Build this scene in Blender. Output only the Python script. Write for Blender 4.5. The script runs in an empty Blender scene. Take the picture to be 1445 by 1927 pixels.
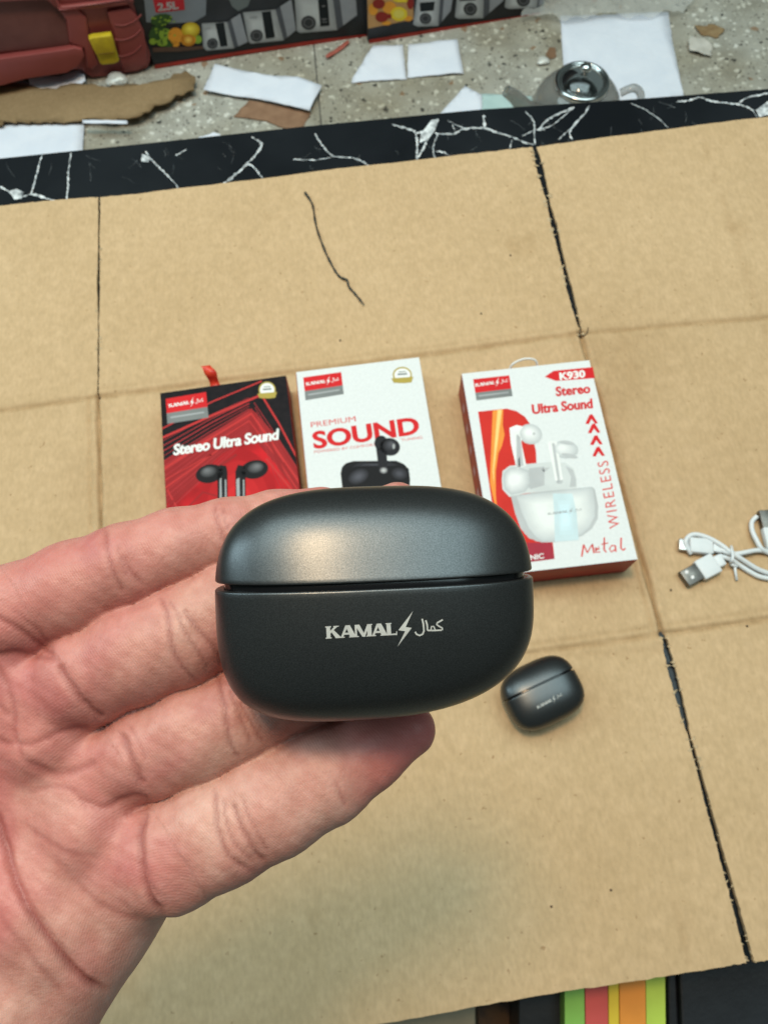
import bpy, bmesh, math, random
import numpy as np
from mathutils import Vector, Matrix
from mathutils.geometry import tessellate_polygon
random.seed(7)
rng = np.random.RandomState(5)
S = bpy.context.scene
COL = S.collection

# ------------------------------------------------------------ camera
H = 0.52                      # camera height above the table top (z = 0)
FLOOR = -0.33                 # shop floor
FPX = 1390.0                  # focal length in pixels of the 1445 x 1927 photograph
def _on():
    y = Vector((-.134, -.928, .347)).normalized()
    x = Vector((.991, -.131, .032)); x = (x - x.dot(y)*y).normalized()
    n = y.cross(x).normalized()
    if n.z < 0: n = -n
    return x, y, n
_X, _Y, _N = _on()            # table axes seen from the camera (right, down, forward)
CR = Vector((_X.x, _Y.x, -_N.x)); CU = -Vector((_X.y, _Y.y, -_N.y)); CF = Vector((_X.z, _Y.z, -_N.z))
CAM = Vector((0, 0, H))
cd = bpy.data.cameras.new('camera'); co = bpy.data.objects.new('camera', cd); COL.objects.link(co)
m = Matrix((CR, CU, -CF)).transposed().to_4x4(); m.translation = CAM
co.matrix_world = m
cd.sensor_fit = 'VERTICAL'; cd.sensor_height = 36; cd.lens = 36*FPX/1927
cd.clip_start = .01; cd.clip_end = 50
cd.dof.use_dof = True; cd.dof.focus_distance = .142; cd.dof.aperture_fstop = 44.0
S.camera = co

# ------------------------------------------------------------ light
w = bpy.data.worlds.new('World'); S.world = w; w.use_nodes = True
w.node_tree.nodes['Background'].inputs[0].default_value = (.72, .95, .92, 1)
w.node_tree.nodes['Background'].inputs[1].default_value = .12
def area(name, loc, target, sx, sy, power, color):
    l = bpy.data.lights.new(name, 'AREA'); l.shape = 'RECTANGLE'; l.size = sx; l.size_y = sy
    l.energy = power; l.color = color
    o = bpy.data.objects.new(name, l); COL.objects.link(o); o.location = loc
    o.rotation_euler = (Vector(target)-Vector(loc)).to_track_quat('-Z', 'Y').to_euler()
    return o
area('ceiling_light_panel', (.10, .74, 2.05), (0, .45, 0), 2.9, 1.25, 53, (.74, .97, 1))
area('ceiling_lamp_warm', (-.13, .40, 1.75), (0, .1, 0), .24, .24, 13, (1, .66, .36))
area('shop_window_left', (-1.5, .75, 1.15), (0, .1, .2), .4, 1.0, 10, (.70, .93, 1))
S.view_settings.view_transform = 'Standard'; S.view_settings.look = 'None'
S.view_settings.exposure = 0; S.view_settings.gamma = 1
try:
    S.cycles.max_bounces = 8; S.cycles.transmission_bounces = 8; S.cycles.use_denoising = True
except Exception: pass

# ------------------------------------------------------------ rays: photograph pixel -> point in the place
def ray(px, py): return CR*((px-722.5)/FPX) - CU*((py-963.5)/FPX) + CF
def cam(px, py, z): return CAM + ray(px, py)*z
def at(px, py, z=0.0):
    d = ray(px, py); return CAM + d*((z-CAM.z)/d.z)
def plane_hit(px, py, p0, n):
    d = ray(px, py); return CAM + d*((p0-CAM).dot(n)/d.dot(n))
def topx(p):
    d = Vector(p)-CAM; z = d.dot(CF); return (722.5+FPX*d.dot(CR)/z, 963.5-FPX*d.dot(CU)/z)

# ------------------------------------------------------------ object helpers
ORG = {}
def tag(o, label=None, cat=None, group=None, kind=None):
    if label: o['label'] = label
    if cat: o['category'] = cat
    if group: o['group'] = group
    if kind: o['kind'] = kind
    return o
def empty(name, loc, label=None, cat=None, group=None, kind=None):
    o = bpy.data.objects.new(name, None); COL.objects.link(o); o.location = loc; o.empty_display_size = .02
    ORG[o.name] = Vector(loc); return tag(o, label, cat, group, kind)
def obj(name, verts, faces, mat, parent=None, smooth=False, bevel=0, auto=None, origin=None, seg=2):
    me = bpy.data.meshes.new(name)
    if parent is not None: org = ORG[parent.name]
    elif origin is not None: org = Vector(origin)
    else:
        a = np.array([tuple(v) for v in verts]); org = Vector((a[:,0].mean(), a[:,1].mean(), a[:,2].min()))
    me.from_pydata([tuple(Vector(v)-org) for v in verts], [], faces)
    me.materials.append(mat); me.validate(); me.update()
    o = bpy.data.objects.new(name, me); COL.objects.link(o); ORG[o.name] = org
    if parent is not None: o.parent = parent
    else: o.location = org
    if smooth: me.polygons.foreach_set('use_smooth', [True]*len(me.polygons))
    if bevel:
        b = o.modifiers.new('bevel', 'BEVEL'); b.width = bevel; b.segments = seg; b.limit_method = 'ANGLE'; b.angle_limit = math.radians(35)
        if smooth is None or auto:
            me.polygons.foreach_set('use_smooth', [True]*len(me.polygons))
    return o
def prism(poly, n, h):
    """poly = list of points of a flat outline; extruded by h along n, capped"""
    poly = [Vector(p) for p in poly]; k = len(poly); n = Vector(n)
    tris = tessellate_polygon([poly])
    V = poly + [p+n*h for p in poly]; F = []
    for t in tris:
        a, b, c = [poly[i] for i in t]
        up = (b-a).cross(c-a).dot(n)*(1 if h > 0 else -1) > 0
        t = tuple(t) if up else tuple(reversed(t))
        F.append(tuple(i+k for i in t)); F.append(tuple(reversed(t)))
    ar = sum(((poly[i]-poly[0]).cross(poly[(i+1) % k]-poly[0])).dot(n) for i in range(k))
    for i in range(k):
        q = (i, (i+1) % k, (i+1) % k+k, i+k)
        F.append(q if ar*h > 0 else tuple(reversed(q)))
    return V, F
class MB:
    def __init__(s): s.v = []; s.f = []
    def add(s, v, f):
        b = len(s.v); s.v += list(v); s.f += [tuple(i+b for i in q) for q in f]; return s
def tube(pts, r, n=10, closed=False, flat=None, cap=True):
    """swept tube along pts; r number or list; flat=(axis, factor) squashes"""
    P = [Vector(p) for p in pts]; k = len(P); V = []; F = []
    up = Vector((0, 0, 1)); prev = None
    for i, p in enumerate(P):
        a = P[(i-1) % k] if (i or closed) else p; b = P[(i+1) % k] if (i < k-1 or closed) else p
        t = (b-a).normalized()
        if prev is None:
            u = t.cross(up)
            if u.length < .1: u = t.cross(Vector((1, 0, 0)))
            u.normalize()
        else: u = (prev - prev.dot(t)*t).normalized()
        prev = u; v = t.cross(u); rr = r[i] if hasattr(r, '__len__') else r
        for j in range(n):
            c = 2*math.pi*j/n; V.append(p + (u*math.cos(c)+v*math.sin(c))*rr)
    for i in range(k if closed else k-1):
        for j in range(n):
            a = i*n+j; b = i*n+(j+1) % n; c = ((i+1) % k)*n+(j+1) % n; d = ((i+1) % k)*n+j
            F.append((a, b, c, d))
    if cap and not closed: F.append(tuple(reversed(range(n)))); F.append(tuple(range((k-1)*n, k*n)))
    return V, F
def spline(pts, per=8, closed=False):
    P = [Vector(p) for p in pts]; k = len(P); out = []
    rngk = range(k if closed else k-1)
    for i in rngk:
        g = lambda j: P[j % k] if closed else P[min(max(j, 0), k-1)]
        a, b, c, d = g(i-1), g(i), g(i+1), g(i+2)
        for s in range(per):
            t = s/per
            out.append(.5*((2*b)+(c-a)*t+(2*a-5*b+4*c-d)*t*t+(3*b-a-3*c+d)*t**3))
    if not closed: out.append(P[-1])
    return out
def lathe(prof, c, ax=Vector((0, 0, 1)), n=40, sq=1.0):
    ax = Vector(ax).normalized(); u = ax.orthogonal().normalized(); v = ax.cross(u); c = Vector(c); V = []; F = []
    for r, z in prof:
        for j in range(n):
            a = 2*math.pi*j/n; V.append(c+ax*z+(u*math.cos(a)+v*math.sin(a))*max(r, 1e-5))
    for i in range(len(prof)-1):
        for j in range(n): F.append((i*n+j, i*n+(j+1) % n, (i+1)*n+(j+1) % n, (i+1)*n+j))
    return V, F

# ------------------------------------------------------------ materials
def mat(name, col, rough=.6, metal=0, spec=.4, col2=None, nscale=40, bump=0, bscale=300, bdist=.001, coat=0, trans=0, ior=1.45, sheen=0, detail=6, lo=.35, hi=.65):
    m = bpy.data.materials.new(name); m.use_nodes = True; nt = m.node_tree; b = nt.nodes['Principled BSDF']
    I = b.inputs; I['Base Color'].default_value = (*col, 1); I['Roughness'].default_value = rough; I['Metallic'].default_value = metal
    I['Specular IOR Level'].default_value = spec; I['IOR'].default_value = ior
    if coat: I['Coat Weight'].default_value = coat; I['Coat Roughness'].default_value = .15
    if trans: I['Transmission Weight'].default_value = trans
    tc = nt.nodes.new('ShaderNodeTexCoord')
    if col2 is not None:
        n = nt.nodes.new('ShaderNodeTexNoise'); n.inputs['Scale'].default_value = nscale; n.inputs['Detail'].default_value = detail
        r = nt.nodes.new('ShaderNodeValToRGB'); r.color_ramp.elements[0].position = lo; r.color_ramp.elements[1].position = hi
        r.color_ramp.elements[0].color = (*col, 1); r.color_ramp.elements[1].color = (*col2, 1)
        nt.links.new(tc.outputs['Object'], n.inputs['Vector']); nt.links.new(n.outputs['Fac'], r.inputs[0]); nt.links.new(r.outputs[0], I['Base Color'])
    if bump:
        n = nt.nodes.new('ShaderNodeTexNoise'); n.inputs['Scale'].default_value = bscale; n.inputs['Detail'].default_value = 5
        bp = nt.nodes.new('ShaderNodeBump'); bp.inputs['Strength'].default_value = bump; bp.inputs['Distance'].default_value = bdist
        nt.links.new(tc.outputs['Object'], n.inputs['Vector']); nt.links.new(n.outputs['Fac'], bp.inputs['Height']); nt.links.new(bp.outputs[0], I['Normal'])
    return m
def ink(name, col, rough=.6): return mat(name, col, rough, spec=.15, col2=tuple(c*.9 for c in col), nscale=60)

# ------------------------------------------------------------ flat print: lettering and shapes mapped on to a surface
def text_tris(body, bold=0.0, shear=0.0, space=1.0):
    c = bpy.data.curves.new('lettering_outline', 'FONT'); c.body = body; c.size = 1; c.offset = bold; c.shear = shear
    c.space_character = space; c.resolution_u = 4
    o = bpy.data.objects.new('lettering_outline', c); COL.objects.link(o); bpy.context.view_layer.update()
    me = o.to_mesh(); V = [(v.co.x, v.co.y) for v in me.vertices]; F = [tuple(p.vertices) for p in me.polygons]
    o.to_mesh_clear(); bpy.data.objects.remove(o); bpy.data.curves.remove(c)
    return V, F
def lettering(name, body, fn, a, b, cap, matr, parent, bold=0.0, shear=0.0, space=1.0):
    """a, b = photo pixels of the baseline's two ends, cap = height in pixels of a capital; fn maps pixels to the surface"""
    V, F = text_tris(body, min(bold, .022), shear, space)
    if not V: return
    xs = [v[0] for v in V]; x0 = min(xs); W = max(xs)-x0
    A = Vector(a); B = Vector(b); d = (B-A); up = Vector((d.y, -d.x)).normalized()*cap
    capu = .72
    extra = max(0, bold-.022); pts = []; F0 = list(F); F = []
    for i, (ox, oy) in enumerate([(0, 0)] if not extra else [(0, 0), (-1, 0), (1, 0), (0, .6), (0, -.6)]):
        n0 = len(pts); pts += [fn(*(A+d*((x-x0+ox*extra)/W)+up*((y+oy*extra)/capu)))+Vector((0, 0, .000006*i)) for x, y in V]
        F += [tuple(k+n0 for k in f) for f in F0]
    return obj(name, pts, F, matr, parent)
def shape(name, polys, fn, matr, parent, split=True):
    """flat printed shapes; each poly a list of pixel points"""
    if split and len(polys) > 1:
        for p in polys: shape(name, [p], fn, matr, parent)
        return
    mb = MB()
    for i, p in enumerate(polys):
        q = [Vector((x, y, 0)) for x, y in p]
        T = [tuple(t) for t in tessellate_polygon([q])]
        T = [t if (q[t[1]]-q[t[0]]).cross(q[t[2]]-q[t[0]]).z < 0 else t[::-1] for t in T]
        mb.add([fn(x, y) for x, y in p], T)
    return obj(name, mb.v, mb.f, matr, parent)
def soft(name, poly, c0, c1, fn_of, k, parent, n=6, toward=(0, 0), shrink=.78):
    """a shape printed in a blend of two inks: nested outlines, each a step nearer c1"""
    cx = sum(p[0] for p in poly)/len(poly); cy = sum(p[1] for p in poly)/len(poly)
    for i in range(n):
        t = i/(n-1); s = 1-shrink*t; q = [(cx+toward[0]*t+(x-cx)*s, cy+toward[1]*t+(y-cy)*s) for x, y in poly]
        c = tuple(a+(b-a)*t for a, b in zip(c0, c1)); key = 'blend_ink_%d_%d_%d' % tuple(int(v*99) for v in c)
        shape(name, [q], fn_of(k+i*.12), bpy.data.materials.get(key) or ink(key, c), parent)
def ell(cx, cy, rx, ry, rot=0, n=28, a0=0, a1=360):
    r = math.radians(rot); out = []
    for i in range(n + (a1-a0 != 360)):
        a = math.radians(a0+(a1-a0)*i/n); x = rx*math.cos(a); y = ry*math.sin(a)
        out.append((cx+x*math.cos(r)-y*math.sin(r), cy+x*math.sin(r)+y*math.cos(r)))
    return out
def ring(cx, cy, rx, ry, w, rot=0):
    o = ell(cx, cy, rx, ry, rot, 32); i = ell(cx, cy, rx-w, ry-w, rot, 32)
    return [[o[k], o[(k+1) % 32], i[(k+1) % 32], i[k]] for k in range(32)]
def stroke(pts, w):
    out = []; P = [Vector(p) for p in pts]; L = []; R = []
    for i, p in enumerate(P):
        d = (P[min(i+1, len(P)-1)]-P[max(i-1, 0)]).normalized(); nrm = Vector((-d.y, d.x))*w/2
        L.append(p+nrm); R.append(p-nrm)
    return [[tuple(L[i]), tuple(L[i+1]), tuple(R[i+1]), tuple(R[i])] for i in range(len(P)-1)]
def band(pts, w):
    q = stroke(pts, w); return [[s[0] for s in q]+[q[-1][1]]+[q[-1][2]]+[s[3] for s in q[::-1]]]
def clip(poly, quad):
    out = [tuple(p) for p in poly]; n = len(quad)
    ar = sum(quad[i][0]*quad[(i+1) % n][1]-quad[(i+1) % n][0]*quad[i][1] for i in range(n)); sg = 1 if ar > 0 else -1
    for i in range(n):
        a = quad[i]; b = quad[(i+1) % n]; src = out; out = []
        f = lambda p: sg*((b[0]-a[0])*(p[1]-a[1])-(b[1]-a[1])*(p[0]-a[0]))
        for j in range(len(src)):
            p = src[j]; q = src[(j+1) % len(src)]; fp, fq = f(p), f(q)
            if fp >= 0: out.append(p)
            if (fp >= 0) != (fq >= 0):
                t = fp/(fp-fq); out.append((p[0]+(q[0]-p[0])*t, p[1]+(q[1]-p[1])*t))
        if not out: return []
    return out
# the lettering with its lightning bolt, outlines in a 320 x 130 drawing (x 560..880, y 1120..1250 of the photo)
def _k(pts): return [(560+x/4.516, 1120+y/4.516) for x, y in pts]
def _g(x0, x1, y0b, sk, pts):   # glyph in unit box, following the rising baseline
    w = x1-x0
    return _k([(x0+u*w, y0b-sk*(u*w)-v*104) for u, v in pts])
def logo_polys():
    P = []; sk = .055
    def G(x0, x1, parts):
        yb = 368-.055*(x0-240)
        for q in parts: P.append(_g(x0, x1, yb, sk, q))
    G(240, 378, [[(.06,.0),(.30,0),(.30,1),(.06,1)], [(0,0),(.36,0),(.36,.09),(0,.09)], [(0,.91),(.36,.91),(.36,1),(0,1)],
                 [(.30,.40),(.44,.58),(.80,1),(.60,1),(.30,.62)], [(.36,.53),(.52,.66),(.98,0),(.62,0)], [(.50,.93),(.84,.93),(.84,1),(.50,1)]])
    A = [[(0,0),(.14,.0),(.52,1),(.34,1)], [(.34,1),(.62,1),(1,0),(.62,0)], [(.20,.24),(.72,.24),(.68,.40),(.26,.40)], [(-.04,0),(.26,0),(.26,.08),(-.04,.08)], [(.54,0),(1.03,0),(1.03,.08),(.54,.08)]]
    G(366, 500, A)
    G(487, 640, [[(.02,0),(.13,0),(.13,1),(.02,1)], [(.02,1),(.28,1),(.60,.0),(.42,0)], [(.42,0),(.56,0),(.86,1),(.72,1)], [(.70,0),(.94,0),(.94,1),(.70,1)], [(-.04,0),(.22,0),(.22,.08),(-.04,.08)], [(.64,0),(1.0,0),(1.0,.08),(.64,.08)], [(.7,.92),(1,.92),(1,1),(.7,1)]])
    G(632, 765, A)
    G(752, 846, [[(.08,0),(.46,0),(.46,1),(.08,1)], [(0,0),(1,0),(1,.14),(0,.09)], [(.88,0),(1,0),(1,.32),(.93,.30)], [(0,.92),(.54,.92),(.54,1),(0,1)]])
    P.append(_k([(990,132),(858,295),(915,303),(842,436),(972,275),(921,268)]))
    for s, wd in (([(1064,198),(1072,240),(1074,300),(1062,328),(1035,340),(1008,328),(1000,308)], 14), ([(1094,210),(1104,250),(1104,296)], 14),
               ([(1104,296),(1130,297),(1160,297),(1225,294)], 13), ([(1133,294),(1140,262),(1158,262),(1170,292)], 11),
               ([(1238,205),(1190,232),(1184,246),(1205,262),(1230,276),(1230,294)], 13)):
        P += [_k(q) for q in stroke(s, wd)]
    return P
LOGO = logo_polys()
def logo_on(name, fn, a, b, matr, parent, hs=1.0):
    """place the lettering between pixel points a and b"""
    A = Vector(a); B = Vector(b); d = B-A; up = Vector((d.y, -d.x)); out = []
    for p in LOGO:
        q = []
        for x, y in p:
            u = (x-612)/222.; v = (1201-.055*(x-612)-y)/222.
            z = A+d*u+up*v*hs; q.append((z.x, z.y))
        out.append(q)
    return shape(name, out, fn, matr, parent, split=False)
# ------------------------------------------------------------ the table: black marble slab
def marble_mat():
    m = mat('black_marble', (.004, .005, .007), .30, spec=.3, col2=(.010, .012, .015), nscale=9, bump=.05, bscale=60)
    return m
M_marble = marble_mat()
M_vein = mat('white_marble_vein', (.70, .72, .74), .3, col2=(.10, .11, .12), nscale=150, lo=.38, hi=.72)
farL, farR = at(-260, 326), at(1700, 128)
nearL, nearR = at(-260, 2060), at(1700, 1800)
table = empty('marble_table', at(700, 1000), 'black marble table slab with white veins, under the brown cardboard', 'table')
slab = [at(-260, 328), at(0, 297), at(300, 266), at(560, 238), at(900, 205), at(1185, 186), at(1445, 166), at(1720, 146), at(1720, 1700), at(1445, 1752), at(1412, 1760), at(900, 1845), at(-260, 2030)]
slab = [Vector((p.x, p.y, -.0004)) for p in slab]
obj('slab', *prism(slab, (0, 0, 1), -.022), M_marble, table, bevel=.0015)
M_dark = mat('dark_board', (.012, .012, .014), .5, col2=(.03, .03, .034), nscale=30, bump=.2)
legv = MB()
for px, py in ((-150, 420), (1600, 250), (1600, 1700), (-150, 1900)):
    p = at(px, py); 
    V, F = prism([p+Vector((sx*.02, sy*.02, -.0225)) for sx, sy in ((-1,-1),(1,-1),(1,1),(-1,1))], (0, 0, 1), FLOOR+.0235)
    obj('leg', V, F, M_dark, table)
def vz(x, y): p = at(x, y, 0); return Vector((p.x, p.y, .00005))
M_hair = mat('grey_marble_vein', (.16, .17, .18), .3, col2=(.05, .055, .06), nscale=70)
def veins():
    c = lambda pts: [(x/1.993, y/1.993) for x, y in pts]               # left detail
    d = lambda pts: [(690+x/1.914, y/1.914) for x, y in pts]           # right detail
    L = [(c([(160,582),(145,630),(130,690),(118,728)]), 5), (c([(0,700),(40,722),(70,738),(118,730),(170,742),(210,756)]), 7), (c([(268,572),(258,640),(256,700),(252,748)]), 6),
         (c([(545,565),(570,600),(610,640),(650,680),(668,704)]), 5), (c([(660,585),(700,560)]), 4), (c([(945,515),(980,540),(965,575),(930,610),(890,650),(835,692)]), 8),
         (c([(930,612),(960,635),(984,668)]), 6), (c([(1180,500),(1210,545),(1250,585),(1320,592),(1360,606),(1388,626)]), 5), (c([(1100,598),(1180,600),(1250,588)]), 3.4), (c([(338,610),(342,680)]), 1.5),
         (d([(90,448),(150,465),(175,478),(182,520),(178,575)]), 6), (d([(180,480),(215,470),(255,430)]), 9), (d([(225,480),(205,530),(180,575)]), 8), (d([(255,485),(240,530),(245,572)]), 4.5),
         (d([(245,480),(310,482),(350,465),(420,462),(470,478),(520,492),(560,510),(600,522)]), 6), (d([(290,435),(350,462)]), 3.5), (d([(308,450),(316,470)]), 3), (d([(420,415),(424,462)]), 9), (d([(522,505),(514,540)]), 4), (d([(250,545),(280,550),(300,565)]), 4),
         (d([(570,402),(600,435),(603,480),(606,520)]), 5), (d([(620,470),(640,440),(690,410),(745,386)]), 6), (d([(612,465),(660,455),(700,425),(745,388)]), 3), (d([(800,382),(780,415),(745,450),(730,480),(738,502)]), 5), (d([(760,440),(720,475),(690,502)]), 4),
         (d([(560,490),(600,470),(640,468)]), 3), (d([(950,372),(1000,395),(1040,420),(1085,460)]), 3), (d([(1115,366),(1160,362),(1200,350),(1240,365),(1300,372),(1345,378),(1385,395),(1405,424)]), 5), (d([(1330,378),(1370,352),(1445,336)]), 5), (d([(1050,365),(1110,388)]), 2)]
    n = 0; rr = random.Random(3)
    for q in range(46):
        x = rr.uniform(-20, 1440); y0 = 297-.0906*x+rr.uniform(6, 70); a = rr.uniform(-2.6, -.3); l = rr.uniform(8, 34)
        L.append(([(x, y0), (x+l*.5*math.cos(a)+rr.uniform(-4, 4), y0-l*.5*math.sin(a)), (x+l*math.cos(a), min(y0-l*math.sin(a), 384-.112*(x+l)))], rr.uniform(.6, 1.5)))
    for pts, wd in L:
        mb = MB()
        P = spline([Vector((x, y, 0)) for x, y in pts], 8); n += 1
        pp = []
        for i, p in enumerate(P):
            pp.append((p.x+random.uniform(-.8, .8), p.y+random.uniform(-.8, .8)))
        P2 = [Vector(q) for q in pp]; Lp = []; Rp = []
        for i, p in enumerate(P2):
            dd = (P2[min(i+1, len(P2)-1)]-P2[max(i-1, 0)]).normalized(); nn = Vector((-dd.y, dd.x))*wd*.29*random.uniform(.2, 1.4)*(.35+.65*min(1, 6*min(i/len(P2)+.05, 1.05-i/len(P2))))
            Lp.append(p+nn); Rp.append(p-nn)
        z = Vector((0, 0, n*1e-6))
        for i in range(len(P2)-1):
            mb.add([vz(*Lp[i])+z, vz(*Lp[i+1])+z, vz(*Rp[i+1])+z, vz(*Rp[i])+z], [(3, 2, 1, 0)])
        obj('vein', mb.v, mb.f, M_vein if wd > 2 else M_hair, table)
    for poly in ([(792,252),(812,226),(826,225),(818,246),(806,262),(789,270)], [(1421,208),(1445,190),(1445,216),(1428,221)], [(18,360),(32,356),(46,362),(42,374),(28,376)], [(268,290),(284,296),(280,306),(266,304)]):
        obj('vein_patch', [vz(*p)+Vector((0, 0, .0003)) for p in poly], [tuple(reversed(range(len(poly))))], M_vein, table)
veins()

# ------------------------------------------------------------ the flattened carton: nine panels, slots between the flaps, pressed folds between the rest
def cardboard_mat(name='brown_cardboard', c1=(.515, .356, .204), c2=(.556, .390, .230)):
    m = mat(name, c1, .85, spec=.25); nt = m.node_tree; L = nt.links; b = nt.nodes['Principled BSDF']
    tc = nt.nodes.new('ShaderNodeTexCoord')
    def noise(sc, det=6, st=None):
        n = nt.nodes.new('ShaderNodeTexNoise'); n.inputs['Scale'].default_value = sc; n.inputs['Detail'].default_value = det
        if st:
            mp = nt.nodes.new('ShaderNodeMapping'); mp.inputs['Scale'].default_value = st; L.new(tc.outputs['Object'], mp.inputs[0]); L.new(mp.outputs[0], n.inputs['Vector'])
        else: L.new(tc.outputs['Object'], n.inputs['Vector'])
        return n
    def ramp(src, p0, c0, p1, c1_):
        r = nt.nodes.new('ShaderNodeValToRGB'); r.color_ramp.elements[0].position = p0; r.color_ramp.elements[1].position = p1
        r.color_ramp.elements[0].color = (*c0, 1); r.color_ramp.elements[1].color = (*c1_, 1); L.new(src.outputs['Fac'], r.inputs[0]); return r
    def mul(a, b_, f=1):
        x = nt.nodes.new('ShaderNodeMix'); x.data_type = 'RGBA'; x.blend_type = 'MULTIPLY'; x.inputs[0].default_value = f
        L.new(a, x.inputs[6]); L.new(b_, x.inputs[7]); return x.outputs[2]
    base = ramp(noise(7, 4), .35, c1, .68, c2).outputs[0]
    fib = ramp(noise(420, 4, (1, .45, 1)), .30, (.90, .895, .88), .70, (1.05, 1.045, 1.04)).outputs[0]
    pale = ramp(noise(130, 3), .42, (.96, .955, .94), .7, (1.04, 1.04, 1.05)).outputs[0]
    speck = ramp(noise(230, 2), .24, (.60, .52, .44), .29, (1, 1, 1)).outputs[0]
    stain = ramp(noise(16, 3), .24, (.84, .80, .74), .34, (1, 1, 1)).outputs[0]
    c = mul(mul(mul(mul(base, fib), pale), speck, .8), stain, .7)
    wa = nt.nodes.new('ShaderNodeAttribute'); wa.attribute_name = 'wear'
    wm = nt.nodes.new('ShaderNodeMath'); wm.operation = 'MULTIPLY'; wr = nt.nodes.new('ShaderNodeMapRange'); wr.inputs[1].default_value = .25; wr.inputs[2].default_value = .7
    wr.inputs[3].default_value = .35; wr.inputs[4].default_value = 1; L.new(noise(55, 6).outputs['Fac'], wr.inputs[0]); L.new(wa.outputs['Fac'], wm.inputs[0]); L.new(wr.outputs[0], wm.inputs[1])
    wx = nt.nodes.new('ShaderNodeMix'); wx.data_type = 'RGBA'; wx.blend_type = 'MULTIPLY'; L.new(wm.outputs[0], wx.inputs[0]); L.new(c, wx.inputs[6]); wx.inputs[7].default_value = (.62, .54, .44, 1)
    L.new(wx.outputs[2], b.inputs['Base Color'])
    bp = nt.nodes.new('ShaderNodeBump'); bp.inputs['Strength'].default_value = .28; bp.inputs['Distance'].default_value = .0006
    wv = nt.nodes.new('ShaderNodeTexWave'); wv.inputs['Scale'].default_value = 42; wv.inputs['Distortion'].default_value = .6; wv.bands_direction = 'X'
    L.new(tc.outputs['Object'], wv.inputs['Vector'])
    ad = nt.nodes.new('ShaderNodeMath'); ad.operation = 'MULTIPLY_ADD'; ad.inputs[1].default_value = .22
    L.new(wv.outputs['Fac'], ad.inputs[0]); L.new(noise(260, 5).outputs['Fac'], ad.inputs[2]); L.new(ad.outputs[0], bp.inputs['Height']); L.new(bp.outputs[0], b.inputs['Normal'])
    return m
M_card = cardboard_mat()
TH = .0032
def G(px, py): p = at(px, py, TH); return np.array((p.x, p.y))
V0x, V3x = [(-150, 402), (-150, 792), (-150, 1398), (-150, 2068)], [(1640, 197), (1640, 578), (1640, 1137), (1640, 1772)]
V1 = [(187, 371), (186, 748), (197, 1345), (172, 2015)]
V2 = [(1006, 275), (1092, 629), (1246, 1193), (1411, 1812)]
rows = [[V0x[i], V1[i], V2[i], V3x[i]] for i in range(4)]
GW = [[G(*p) for p in r] for r in rows]
lines = []      # pressed folds: (a, b, depth, width)
lines += [(GW[1][0], GW[1][1], .0011, .0022), (GW[1][1], GW[1][2], .0012, .0024), (GW[1][2], GW[1][3], .0011, .0022)]
lines += [(GW[2][0], GW[2][1], .0012, .0022), (GW[2][1], GW[2][2], .0010, .0024), (GW[2][2], GW[2][3], .0013, .0022)]
lines += [(GW[1][1], GW[2][1], .0021, .0014), (GW[1][2], GW[2][2], .0028, .0017)]
lines += [(GW[1][1]+np.array((-.0075, 0)), GW[2][1]+np.array((-.0075, 0)), .0008, .0014), (GW[1][2]+np.array((-.007, 0)), GW[2][2]+np.array((-.006, 0)), .0009, .0016)]
lines += [(GW[2][0]+np.array((0, .006)), GW[2][3]+np.array((0, .0065)), .0006, .0016), (GW[1][1]+np.array((0, .007)), GW[1][2]+np.array((0, .0065)), .0004, .0016)]
lines += [(G(1320, 262), G(1448, 640), .0006, .0016), (G(1266, 1700), G(1300, 1815), .0006, .0014), (G(1100, 635), G(1210, 1010), .0005, .005)]
lines += [(G(820, 1240), G(1240, 1225), .0004, .003)]
def fold_z(P):
    z = np.zeros(len(P))
    for a, b, dp, wd in lines:
        ab = b-a; t = np.clip(((P-a)@ab)/(ab@ab), 0, 1); q = P-(a+t[:, None]*ab)
        wob = .0005*np.sin(P[:, 0]*170+P[:, 1]*130)
        d = np.hypot(q[:, 0], q[:, 1])+wob*(d0 := 1)
        z += -dp*np.exp(-(d/wd)**2)+.30*dp*np.exp(-((np.abs(d)-2.4*wd)/(1.5*wd))**2)
    z += .0007*np.sin(P[:, 0]*19+1)*np.sin(P[:, 1]*15)+.0003*np.sin(P[:, 0]*51+P[:, 1]*37)
    return z
def wear(P):
    w_ = np.zeros(len(P))
    for a, b, dp, wd in lines:
        ab = b-a; t = np.clip(((P-a)@ab)/(ab@ab), 0, 1); q = P-(a+t[:, None]*ab); d = np.hypot(q[:, 0], q[:, 1])
        w_ = np.maximum(w_, min(1, dp/.0016)*(.9*np.exp(-(d/(1.1*wd))**2)+.15*np.exp(-(d/.008)**2)))
    for (x, y, r, s_) in ((1150, 690, .05, .5), (1120, 1110, .03, .3), (240, 900, .05, .35), (1380, 900, .06, .3), (870, 1180, .04, .3)):
        c = G(x, y); w_ = np.maximum(w_, s_*np.exp(-((P[:, 0]-c[0])**2+(P[:, 1]-c[1])**2)/r**2))
    return w_
def jag(n, amp, seed):
    r = np.random.RandomState(seed); a = r.randn(n)*amp; c = np.cumsum(r.randn(n))*amp*.5; c -= np.linspace(c[0], c[-1], n); return a+c
carton = empty('flattened_carton', at(720, 960), 'large flattened brown cardboard carton with dark slots and pressed folds, covering the marble table', 'cardboard')
def side(n):   # denser sampling near both ends
    t = np.linspace(0, 1, n); return .5-.5*np.cos(np.pi*t)
def edge_pts(a, b, s, off, amp, seed):
    d = b-a; nrm = np.array((-d[1], d[0]))/np.hypot(*d); j = jag(len(s), amp, seed)
    o = np.interp(s, np.linspace(0, 1, len(off)), off)+j
    return a+s[:, None]*d+nrm[None]*o[:, None]
mm = .001
NS = 90
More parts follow.
